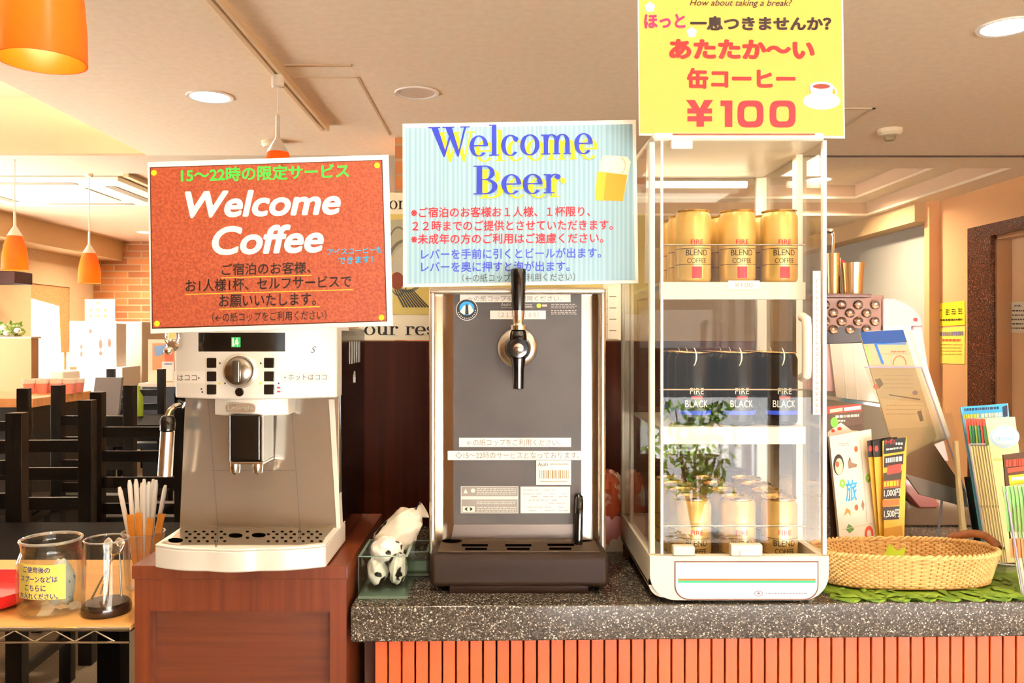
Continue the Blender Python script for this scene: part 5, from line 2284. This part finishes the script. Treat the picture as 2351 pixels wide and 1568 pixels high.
b = MB(mat('machine_red', 'a85a50', 0.3, coat=.4))
slab(b, front(1.60), [(2074, 1095), (2110, 1102), (2160, 1160), (2150, 1168), (2110, 1168), (2078, 1130)], .06)
build(b, 'red_guard', pk, bevel=.004)
b = MB(mat('machine_base', '8d7a68', 0.25, .7))
c0, c1 = P(1960, 1245, 1.66), P(2235, 1165, 1.66)
b.box(c0.x, c1.x, 1.62, 1.82, ZT + .0003, 1.00, .004)
b.use(m_dim)
b.box(c0.x, P(2175, 0, 1.7).x, 1.70, 1.82, 1.0, 1.09, .004)
build(b, 'base', pk)
b = MB(mat('tray_top_dark', '5a3528', 0.4))
b.box(P(1880, 0, 1.70).x, P(1982, 0, 1.70).x, 1.66, 1.80, P(0, 685, 1.7).z, P(0, 676, 1.7).z, .002)
build(b, 'top_tray', pk)
zt_ = P(0, 676, 1.7).z
m_brass = mat('brass_cup', 'd9b98c', 0.2, .95)


def cup(px0, px1, pyt, D, label):
    a, c = P(px0, pyt, D), P(px1, pyt, D)
    r, x, h = (c.x - a.x) / 2, (a.x + c.x) / 2, a.z - zt_
    b = MB(m_brass)
    b.lathe((x, D, zt_ + .0003), [(r * .82, 0), (r * .86, h * .4), (r, h), (r * .95, h), (r * .82, h * .4), (r * .78, .004), (0, .004)], 36)
    return build(b, 'metal_cup', label=label, cat='cup', group='metal cups on the pink machine')


cup(1898, 1927, 582, 1.71, 'tall metal cup on the pink machine next to the can warmer')
cup(1933, 1983, 604, 1.70, 'wide metal cup on the pink machine, right of the tall cup')
b = MB(m_chrome)
a = P(1910, 600, 1.71)
b.tube([P(1908, 640, 1.71), P(1912, 580, 1.71), P(1914, 545, 1.71), P(1911, 530, 1.71), P(1905, 528, 1.71)], .003, 8)
b.ell(P(1905, 530, 1.71), .008, .008, .006)
build(b, 'ladle', label='chrome ladle standing in the tall metal cup', cat='ladle')
b = MB(ink('d82a22'))
fl = front(1.735)
slab(b, fl, [(1929, 594), (1941, 600), (1930, 606)], .001)
b.use(m_cord)
b.tube([fl.at(1929, 592), fl.at(1930, 672)], .0012, 6)
build(b, 'paper_flag', label='tiny red paper flag between the two metal cups', cat='flag')
b = MB(m_matblk)
c = P(1924, 640, 1.745)
b.lathe((c.x, c.y, zt_ + .0003), [(.006, 0), (.006, .03), (.002, .045)], 14)
build(b, 'pepper_bottle', label='thin black bottle between the two metal cups', cat='bottle')

# notices on the right walls
wr = PL((XR - .002, 6.6, 1.5), (-1, 0, 0))


def notice(label, pts, color, draw, pl=wr):
    b = MB(mat('notice_' + color, color, .6))
    slab(b, pl, pts, .001, .0012)
    draw(b, pl)
    return build(b, 'wall_notice', label=label, cat='notice', group='notices on the right wall', recalc=False)


def n1(b, pl):
    use(b, '4a3a1a')
    for k, x in enumerate((2159, 2172, 2186, 2201)):
        lines(b, pl, x, 711 - k, x + (9 if k else 6), (721 if k else 716) - k, 3 if k else 1, 2.5, .004, 4 + k)
    lines(b, pl, 2160, 733, 2210, 732, 1, 4, .004, 3, -.04)


def n2(b, pl):
    use(b, '7d76a8')
    lines(b, pl, 2160, 762, 2212, 760, 1, 9, .004, 4, -.03)
    use(b, 'e0603a')
    lines(b, pl, 2164, 778, 2206, 777, 1, 5, .004, 5)
    use(b, 'c99a3a')
    lines(b, pl, 2160, 790, 2210, 812, 4, 1.5, .004, 6)


notice('bright yellow notice on the orange wall beside the lift, upper of two', [(2155, 697), (2215, 690), (2216, 746), (2156, 749)], 'f6d11e', n1)
notice('pale yellow notice on the orange wall beside the lift, lower of two', [(2158, 754), (2216, 749), (2215, 836), (2159, 834)], 'f3d75a', n2)
wd_ = PL((XR + .129, 5.3, 1.5), (-1, 0, 0))


def n3(b, pl):
    use(b, '7d76a8')
    lines(b, pl, 2330, 700, 2346, 700, 1, 4, .004, 4)
    use(b, '5a4a3a')
    lines(b, pl, 2317, 712, 2360, 752, 5, 3, .004, 6)


notice('cream notice with writing stuck on the lift door at the right edge', [(2312, 694), (2400, 690), (2400, 766), (2312, 763)], 'f3e9cf', n3, wd_)
# ------------------------------------------------------------------ wire rack with the plywood shelf, left of the cabinet
SZ = .919
wr_ = thing('wire_rack', 'chrome wire rack with an orange plywood shelf board left of the cabinet', 'rack', (-.85, 1.3, 0))
b = MB(ramp_mat('plywood', 'noise', [(0.3, 'e6a85a'), (0.7, 'efb76c')], 0.45, 7, (1, 6, 1)))
b.box(-1.25, bx0 - .003, 1.142, 1.48, SZ - .006, SZ, .001)
build(b, 'shelf_board', wr_)
b = MB(mat('board_edge', '3a2212', .6))
b.box(-1.25, bx0 - .003, 1.144, 1.47, SZ - .0085, SZ - .0062)
build(b, 'board_edge', wr_)
b = MB(m_chrome)
zt1, zt2 = P(0, 1444, 1.14).z, P(0, 1475, 1.14).z
for z in (zt1, zt2):
    b.tube([(-1.25, 1.141, z), (bx0 - .004, 1.141, z)], .0024 if z == zt1 else .0018, 8)
build(b, 'rail', wr_)
b = MB(m_chrome)
zz = []
x = -1.25
k = 0
while x < bx0 - .01:
    zz.append((x, 1.1415, zt1 - .003 if k % 2 else zt2 + .001))
    x += .0276
    k += 1
b.tube(zz, .0013, 6)
build(b, 'zigzag_wire', wr_)
b = MB(m_chrome)
b.cyl((-1.22, 1.45, 0.001), (-1.22, 1.45, SZ - .01), .0125, n=16)
b.cyl((bx0 - .03, 1.46, 0.001), (bx0 - .03, 1.46, SZ - .01), .0125, n=16)
build(b, 'post', wr_)

m_jar = pane('jar_glass', 'f4f5f0', 1.6, 1.5)


def shell(c, prof, m, name, parent, th=.0025):
    b = MB(m)
    b.lathe(c, prof, 48, closed=False)
    return build(b, name, parent)


jc = P(118, 1402, 1.205)
jc.z = SZ
jar = thing('glass_jar', 'round clear glass jar with a yellow paper label on the plywood shelf', 'jar', jc)
shell(jc, [(.030, .002), (.040, .003), (.0445, .012), (.0455, .03), (.0458, .062), (.0445, .078), (.0405, .088), (.0395, .094), (.0405, .100), (.0412, .104)], m_jar, 'jar_body', jar)
b = MB(m_jar)
b.lathe(jc, [(0, .004), (.038, .005), (.041, .014), (.0425, .03), (.043, .062), (.0415, .078), (.038, .088)], 48, closed=False)
build(b, 'inner_surface', jar)
b = MB(pane('rim_glass', 'e9ece6', 3.0, 1.6, .25, 'f4f4ee'))
b.tube([jc + Vector((.0405 * math.cos(2 * math.pi * k / 48), .0405 * math.sin(2 * math.pi * k / 48), .105)) for k in range(48)], .0022, 8, closed=True)
build(b, 'rim', jar)


class JarPL:
    n = Vector((0, -1, 0))

    def at(s, px, py, off=0.0):
        # label wrapped loosely round the jar, its left end standing off
        u = (px - 100) * 1.157 / F
        y = jc.y - .0482 + .068 - math.sqrt(.068 ** 2 - u * u) - off
        return Vector(((px - CX) * 1.16 / F, y, CZ + (CY - py) * 1.16 / F))


jp = JarPL()
b = MB(mat('label_yellow', 'f5dd6a', .5))
wrap_rect(b, jp, 35, 1296, 148, 1376, 0, 16)
lb = build(b, 'paper_label', jar)
b = MB(ink('2a2a8c'))
for s_, x0, x1, yb in (('ご使用後の', 50, 117, 1316), ('スプーンなどは', 43, 133, 1337), ('こちらに', 55, 108, 1357), ('お入れください。', 40, 134, 1376)):
    tx(b, s_, jp, x0, yb - 1, x1, yb - 1, 14, .0004, .02)
build(b, 'lettering', lb, recalc=False)
b = MB(mat('wrap_blue', 'e6eef2', .4, noise='58b0dc', scale=60, ramp=(.6, .64)))
c = jc + Vector((.012, .004, .04))
b.ell(c, .02, .016, .034, 18, 12, .12, 3)
build(b, 'crumpled_wrapper', label='white and blue crumpled wrapper inside the glass jar', cat='wrapper', angle=60)

tc_ = P(245, 1402, 1.2)
tc_.z = SZ
tum = thing('glass_tumbler', 'clear glass tumbler with a dark brown base holding spoons', 'tumbler', tc_)
b = MB(mat('tumbler_base', '2a1812', 0.2, spec=.6))
b.lathe(tc_, [(.033, 0.0004), (.0342, .004), (.0335, .012), (.03, .016), (0, .0165)], 40)
build(b, 'base', tum, label='dark brown base')
b = MB(m_jar)
b.lathe(tc_, [(.0334, .0125), (.0325, .04), (.0305, .085), (.0302, .106)], 48, closed=False)
build(b, 'glass_wall', tum)
b = MB(pane('rim_glass', 'e9ece6', 3.0, 1.6, .25))
b.tube([tc_ + Vector((.0302 * math.cos(2 * math.pi * k / 48), .0302 * math.sin(2 * math.pi * k / 48), .106)) for k in range(48)], .0013, 8, closed=True)
build(b, 'rim', tum)
for k, (a0, a1, lab) in enumerate(((-150, 40, 'spoon leaning left in the tumbler'), (-60, 110, 'upright spoon in the middle of the tumbler'), (10, 60, 'spoon leaning right in the tumbler'), (140, -30, 'spoon crossing behind in the tumbler'))):
    p0 = tc_ + Vector((.020 * math.cos(R(a0)), .020 * math.sin(R(a0)), .022))
    p1 = tc_ + Vector((.020 * math.cos(R(a1)), .020 * math.sin(R(a1)), .098))
    b = MB(m_chrome)
    b.tube([p0, p0 + (p1 - p0) * .5, p0 + (p1 - p0) * .86], [.0014, .0012, .0014], 8)
    d = (p1 - p0).normalized()
    rot = Vector((0, 0, 1)).rotation_difference(d).to_matrix()
    b.ell(p0 + (p1 - p0) * .92, .0075, .002, .012, 16, 10, rot=rot)
    build(b, 'spoon', label='small metal ' + lab, cat='spoon', group='spoons in the tumbler')

sc_ = P(329, 1300, 1.32)
sc_.z = SZ + .0004
cupt = thing('plastic_cup', 'clear plastic cup full of paper-wrapped straws behind the tumbler', 'cup', sc_)
b = MB(pane('cup_plastic', 'f2efe8', 1.6, 1.45, .12, 'f4f0e8'))
hc = P(0, 1222, 1.32).z - SZ
b.lathe(sc_, [(0, .001), (.026, .001), (.0325, hc)], 40, closed=False)
b.tube([sc_ + Vector((.0325 * math.cos(2 * math.pi * k / 40), .0325 * math.sin(2 * math.pi * k / 40), hc)) for k in range(40)], .0014, 6, closed=True)
build(b, 'cup_body', cupt)
m_straw = mat('straw_paper', 'f1e9dc', .6)
sd_ = 0
for k, (tx_, ty_, bx_, dy, c_) in enumerate(((274, 1118, 318, -.012, 'leftmost'), (297, 1102, 316, .004, 'second from the left'), (312, 1100, 322, -.004, 'third from the left'), (326, 1108, 328, .010, 'fourth from the left'),
                                           (331, 1100, 331, -.010, 'middle'), (342, 1106, 334, .0, 'fourth from the right'), (352, 1100, 336, .012, 'third from the right'), (359, 1102, 338, -.006, 'second from the right'), (380, 1114, 341, .003, 'rightmost'))):
    p1 = P(tx_, ty_, 1.32 + dy)
    p0 = P(bx_, 1320, 1.32 + dy * .4)
    p0.z = SZ + .012
    b = MB(m_straw)
    d = p1 - p0
    b.tube([p0, p0 + d * .95, p0 + d * .975, p1], [.0038, .0038, .003, .0022], 8)
    build(b, 'straw', label=f'white paper-wrapped straw, {c_} by its tip in the plastic cup', cat='straw', group='straws in the plastic cup')
m_stick = mat('stick_orange', 'e79a3a', .5, noise='d98526', scale=50)
for k, (tx_, ty_, bx_, dy, lab) in enumerate(((298, 1182, 314, -.020, 'leftmost'), (318, 1178, 324, -.016, 'second from the left'), (345, 1190, 333, -.014, 'second from the right'), (371, 1180, 343, -.012, 'rightmost'))):
    p1 = P(tx_, ty_, 1.32 + dy)
    p0 = P(bx_, 1310, 1.32 + dy * .6)
    p0.z = SZ + .012
    b = MB(m_stick)
    u = Vector((.0055, 0, 0))
    b.prism([p0 - u * .6, p0 + u * .6, p1 + u, p1 - u], (0, .002, 0))
    build(b, 'sugar_stick', label=f'orange stick packet among the straws, {lab} of four', cat='stick', group='orange stick packets in the plastic cup')

b = MB(mat('tray_red', 'c4161c', 0.35, coat=.3))
c = Vector((-.79, 1.235, SZ + .0005))
b.lathe(c, [(.055, 0), (.082, .006), (.092, .026), (.088, .026), (.074, .010)] + [(.072 - .006 * k, .010 + (.0012 if k % 2 else 0)) for k in range(12)] + [(0, .010)], 56)
build(b, 'red_dish', label='red ridged round dish at the left end of the plywood shelf', cat='dish')

# ------------------------------------------------------------------ dining area
m_chair = mat('black_wood', '0b0907', 0.35, spec=.3, noise='120e0a', scale=12, stretch=(4, 4, .5))
m_seat = mat('seat_black', '0f0d0b', 0.5)


def make_chair(loc, rz, label):
    x, y, z = loc
    t = thing('dining_chair', label, 'chair', loc, 'black dining chairs')
    W, Dp, H = .44, .42, 1.06
    for sx in (-1, 1):
        b = MB(m_chair)
        px_ = x + sx * (W / 2 - .027)
        b.box(px_ - .027, px_ + .027, y - Dp / 2, y - Dp / 2 + .05, z, z + H, .003)
        build(b, 'back_post', t)
        b = MB(m_chair)
        b.box(px_ - .022, px_ + .022, y + Dp / 2 - .044, y + Dp / 2, z, z + .43, .003)
        build(b, 'leg', t)
    b = MB(m_seat)
    b.box(x - W / 2, x + W / 2, y - Dp / 2 + .052, y + Dp / 2 + .01, z + .432, z + .48, .008)
    build(b, 'seat', t)
    for h in (.50, .62, .74, .85):
        b = MB(m_chair)
        b.box(x - W / 2 + .054, x + W / 2 - .054, y - Dp / 2 + .012, y - Dp / 2 + .034, z + h, z + h + .05, .003)
        build(b, 'back_slat', t)
    for sx in (-1, 1):
        px_ = x + sx * (W / 2 - .022)
        for hw_, h0, h1 in ((.014, .38, .42), (.010, .16, .19)):
            b = MB(m_chair)
            b.box(px_ - hw_, px_ + hw_, y - Dp / 2 + .05, y + Dp / 2 - .045, z + h0, z + h1)
            build(b, 'side_rail', t)
    t.rotation_euler = (0, 0, R(rz))
    return t


def post_at(px, D):
    return (px - CX) * D / F


spots = [  # (pixel column of the right back post, distance, turn, label)
    (188, 3.3, 2, 'black slat-back dining chair nearest the camera, its right post just left of the straws'),
    (15, 2.75, 4, 'black slat-back dining chair at the left edge of the picture'),
    (300, 4.3, -3, 'black slat-back dining chair behind the steam wand, its left part seen'),
    (365, 6.4, 2, 'black slat-back dining chair far back, tall post beside the coffee machine'),
    (20, 4.0, 12, 'black slat-back dining chair turned a little, behind the left edge chair'),
    (413, 3.78, 0, 'black slat-back dining chair hidden mostly behind the coffee machine'),
]
ch0 = None
for px, D, rz, lab in spots:
    x = post_at(px, D) - .193
    if ch0 is None:
        ch0 = make_chair((x, D + .21, 0), rz, lab)
    else:
        dup(ch0, (x, D + .21, 0), R(rz), lab)
m_table = mat('table_black', '080605', 0.6, spec=.04)


def make_table(x0, x1, y0, y1, h, label):
    t = thing('dining_table', label, 'table', ((x0 + x1) / 2, (y0 + y1) / 2, 0), 'black dining tables')
    b = MB(m_table)
    b.box(x0, x1, y0, y1, h - .04, h, .004)
    build(b, 'tabletop', t)
    for sx in (x0 + .05, x1 - .05):
        for sy in (y0 + .05, y1 - .05):
            b = MB(m_table)
            b.box(sx - .03, sx + .03, sy - .03, sy + .03, 0, h - .041, .003)
            build(b, 'leg', t)
    return t


make_table(-3.15, -2.15, 5.4, 6.15, .735, 'black dining table carrying the grey board in the middle distance')
make_table(-1.9, -.98, 2.15, 2.75, .70, 'added black low table filling the dark area nearest the plywood shelf, mostly hidden')  # added table whose black top and leg fill in a dark area
make_table(-4.2, -3.5, 7.7, 8.3, .735, 'black table far back below the white counter display')
b = MB(mat('board_grey', '7d7f86', 0.5))
q0, q1 = P(206, 966, 5.6), P(270, 868, 5.6)
b.prism([(q0.x, 5.6, q0.z + .0), (q1.x, 5.6, q0.z), (q1.x - .0, 5.66, q1.z), (q0.x + .01, 5.66, q1.z)], (0, .03, 0))
build(b, 'menu_board', label='upright grey menu board standing on the black dining table', cat='menu board')
b = MB(m_paper)
q = P(250, 964, 5.5)
b.box(q.x - .06, q.x + .05, 5.45, 5.5, .7355, .75)
build(b, 'white_card', label='small white card lying in front of the grey menu board', cat='card')

# wood topped counter and cups, left
t = thing('buffet_counter', 'low counter with an orange wood top at the left behind the chairs', 'counter', (-3.1, 5.2, 0))
b = MB(ramp_mat('counter_wood', 'noise', [(0.3, 'c98a55'), (0.7, 'dba067')], 0.35, 8, (1, 5, 1)))
q0 = P(100, 912, 4.7)
b.box(-3.9, q0.x, 4.6, 5.25, q0.z - .05, q0.z, .004)
build(b, 'wood_top', t)
b = MB(m_matblk)
b.box(-3.88, q0.x - .03, 4.64, 5.23, 0, q0.z - .051)
build(b, 'body', t)
rn = random.Random(6)
cup0 = None
for k in range(8):
    cx_, cy_ = -2.95 + .082 * (k % 4) + .0, 5.0 + .1 * (k // 4)
    loc = Vector((cx_ + .1, cy_, q0.z + .0006))
    lab = f'pink and white cup, {["first", "second", "third", "last"][k % 4]} from the left in the {["front", "back"][k // 4]} row on the wood-topped counter'
    if cup0 is None:
        cup0 = thing('paper_cup', lab, 'cup', loc, 'pink cups on the wood-topped counter')
        b = MB(ink('f0988c'))
        b.lathe(loc, [(.026, 0), (.034, .06)], 20)
        build(b, 'cup_body', cup0)
        b = MB(ink('f7ece2'))
        b.lathe(loc, [(.0345, .0605), (.036, .085), (.033, .085), (.03, .064)], 20)
        build(b, 'cup_top', cup0)
    else:
        dup(cup0, loc, label=lab)
# white appliance and drawers by the window
b = MB(m_paper)
q0, q1 = P(110, 905, 7.2), P(145, 852, 7.2)
b.box(q0.x, q1.x, 7.2, 7.5, q0.z + .02, q1.z, .02)
b.box(q0.x - .02, q1.x + .01, 7.1, 7.5, .82, q0.z + .0195, .01)
build(b, 'rice_cooker', label='white rounded appliance standing before the bright left window', cat='appliance')
dc = thing('drawer_cabinet', 'white drawer cabinet with grey drawer fronts below the left window', 'cabinet', (-3.9, 7.0, 0))
q0, q1 = P(104, 1000, 6.9), P(148, 915, 6.9)
b = MB(mat('cabinet_white', 'e8e2d6', .5))
b.box(q0.x, q1.x, 6.9, 7.4, 0, .8195, .004)
build(b, 'body', dc)
for k in range(3):
    b = MB(mat('drawer_grey', 'c3c0ba', .5))
    b.box(q0.x + .03, q1.x - .03, 6.885, 6.899, .62 - .18 * k, .76 - .18 * k, .003)
    build(b, 'drawer', dc)

# display boards with posters
def poster(name, label, pts, D, color, draw, cat='poster'):
    pl = front(D)
    t = thing(name, label, cat, pl.at((pts[0] + pts[2]) / 2, pts[3]))
    b = MB(mat('poster_' + color, color, .5))
    slab(b, pl, [(pts[0], pts[3]), (pts[2], pts[3]), (pts[2], pts[1]), (pts[0], pts[1])], .01)
    build(b, 'board', t)
    b = MB(ink('e05a4a'))
    draw(b, pl)
    build(b, 'print', t, recalc=False)
    return t


def pA(b, pl):
    for x, y, rx, ry in ((187, 796, 3, 5), (187, 813, 3, 6), (208, 760, 3, 5), (231, 790, 4, 11), (231, 811, 3.5, 5), (251, 787, 4, 10)):
        disc(b, pl, x, y, rx, ry, .002, 14)
    use(b, 'e88a9a')
    for r_ in ((181, 741, 190, 745), (186, 745, 190, 780), (199, 742, 212, 744), (199, 744, 201, 762), (252, 752, 260, 766)):
        rect(b, pl, *r_, .002)
    use(b, '8f93c0')
    rect(b, pl, 241, 778, 244, 804, .002)


poster('menu_poster', 'white poster with red food pictures on the far counter', (160, 737, 267, 842), 7.95, 'fbf8f4', pA)


def pB(b, pl):
    use(b, 'f3e2a0')
    rect(b, pl, 202, 692, 256, 738, .002)
    use(b, 'd9b45a')
    disc(b, pl, 225, 696, 5, 3, .004, 12)
    for x in (209, 225, 242):
        for y in (712, 726):
            disc(b, pl, x, y, 4, 3.5, .004, 12)


poster('menu_poster', 'cream poster with small pictures standing above the red food poster', (195, 687, 264, 738), 7.97, 'f7f0e0', pB)
b = MB(mat('display_white', 'f4f0ec', .5))
q0, q1 = P(175, 892, 7.9), P(281, 843, 7.9)
b.box(q0.x, q1.x, 7.9, 8.3, .735, q1.z, .006)
b.box(q0.x + .1, q1.x - .1, 7.98, 8.2, q1.z, P(0, 738, 8.0).z - .02)
build(b, 'serving_display', label='white serving display below the far posters', cat='display')
b = MB(mat('fridge_beige', 'd8ccb8', .45))
q0, q1 = P(262, 900, 8.6), P(326, 738, 8.6)
b.box(q0.x, q1.x, 8.6, 9.2, 0, q1.z, .01)
b.use(mat('fridge_seam', 'b3a892', .5))
b.box((q0.x + q1.x) / 2 - .16, (q0.x + q1.x) / 2 - .15, 8.595, 8.6, .1, q1.z - .02)
b.use(ink('d8783a'))
b.box(q0.x + .06, q0.x + .12, 8.592, 8.5995, P(0, 758, 8.6).z, P(0, 755, 8.6).z)
b.box(q0.x + .06, q0.x + .12, 8.592, 8.5995, P(0, 771, 8.6).z, P(0, 768, 8.6).z)
build(b, 'refrigerator', label='tall beige refrigerator in front of the far brick wall', cat='refrigerator')


def pC(b, pl):
    use(b, 'c98a58')
    rect(b, pl, 350, 788, 400, 850, .002)
    use(b, '7fa0c8')
    poly(b, pl, [(354, 795), (390, 790), (372, 815), (356, 818)], .004)
    use(b, 'd05a3a')
    poly(b, pl, [(378, 812), (398, 806), (398, 836), (380, 832)], .004)
    use(b, 'efe8de')
    rect(b, pl, 372, 830, 400, 875, .006)
    use(b, '5a6a9a')
    rect(b, pl, 378, 834, 396, 837, .008)


poster('picture_frame', 'cream framed picture with blue and orange shapes left of the coffee machine', (340, 779, 412, 880), 7.1, 'ecdcc0', pC, 'picture')
t = thing('side_counter', 'dark counter with a pale top below the framed picture', 'counter', (-2.6, 6.8, 0))
b = MB(mat('pale_top', 'e9e0d0', .4))
q0, q1 = P(318, 880, 7.0), P(420, 880, 7.0)
b.box(q0.x, q1.x, 7.0, 7.4, q0.z - .03, q0.z)
build(b, 'countertop', t)
b = MB(m_matblk)
b.box(q0.x + .02, q1.x - .02, 7.03, 7.38, 0, q0.z - .031)
build(b, 'body', t)
b = MB(mat('bottle_green', '9fc43a', .3))
q = P(317, 965, 6.0)
b.lathe((q.x, 6.0, .7354), [(.035, 0), (.035, .14), (.014, .18), (.014, .22), (0, .22)], 20)
bt_ = b
build(b, 'bottle', label='white and green bottle on the far black table beside the grey board', cat='bottle')
# partition with flowers at the left edge
b = MB(mat('partition_tan', 'b98a5c', .7))
qx = P(72, 0, 6.5).x
b.box(-4.7, qx, 6.5, 6.6, 0, P(0, 777, 6.5).z)
b.use(mat('partition_cap', 'e9d3b0', .5))
b.box(-4.7, qx + .01, 6.48, 6.62, P(0, 777, 6.5).z + .0002, P(0, 773, 6.5).z)
build(b, 'low_partition', label='tan low partition wall at the left edge with flowers on top', cat='partition')
zp = P(0, 773, 6.5).z
fl_ = thing('flower_box', 'planter of green leaves and white flowers on the tan partition', 'plant', (-3.95, 6.55, zp))
b = MB(mat('plant_leaf', '7c9a4a', .6, noise='a9c070', scale=14))
rn = random.Random(9)
for k in range(260):
    c = Vector((-3.98 + rn.uniform(-.24, .17), 6.55 + rn.uniform(-.08, .08), zp + rn.uniform(.01, .11)))
    u = Vector((rn.uniform(-1, 1), rn.uniform(-1, 1), rn.uniform(-.6, 1))).normalized() * .032
    w_ = u.cross(Vector((rn.uniform(-1, 1), rn.uniform(-1, 1), rn.uniform(-1, 1)))).normalized() * .014
    b.add([c - u, c + w_, c + u, c - w_], [(0, 1, 2, 3)])
build(b, 'leaves', fl_, recalc=False)
for k in range(5):
    b = MB(ink('f4ece0'))
    b.ell((-4.0 + .055 * k - .03 * (k % 2), 6.47, zp + .03 + .02 * (k % 3)), .025, .02, .02, 12, 8)
    build(b, 'flower', fl_)
b = MB(mat('planter', '8a7a5a', .6))
b.box(-4.22, -3.82, 6.5, 6.6, zp + .0004, zp + .012)
build(b, 'trough', fl_)
b = MB(mat('speaker_brown', '2a120a', .6, spec=.1))
q0, q1 = P(-20, 650, 7.8), P(34, 622, 7.8)
b.box(XL + .001, q1.x, 7.8, 8.1, q0.z, q1.z, .01)
build(b, 'wall_speaker', label='small dark brown box fixed high on the left wall', cat='wall box')
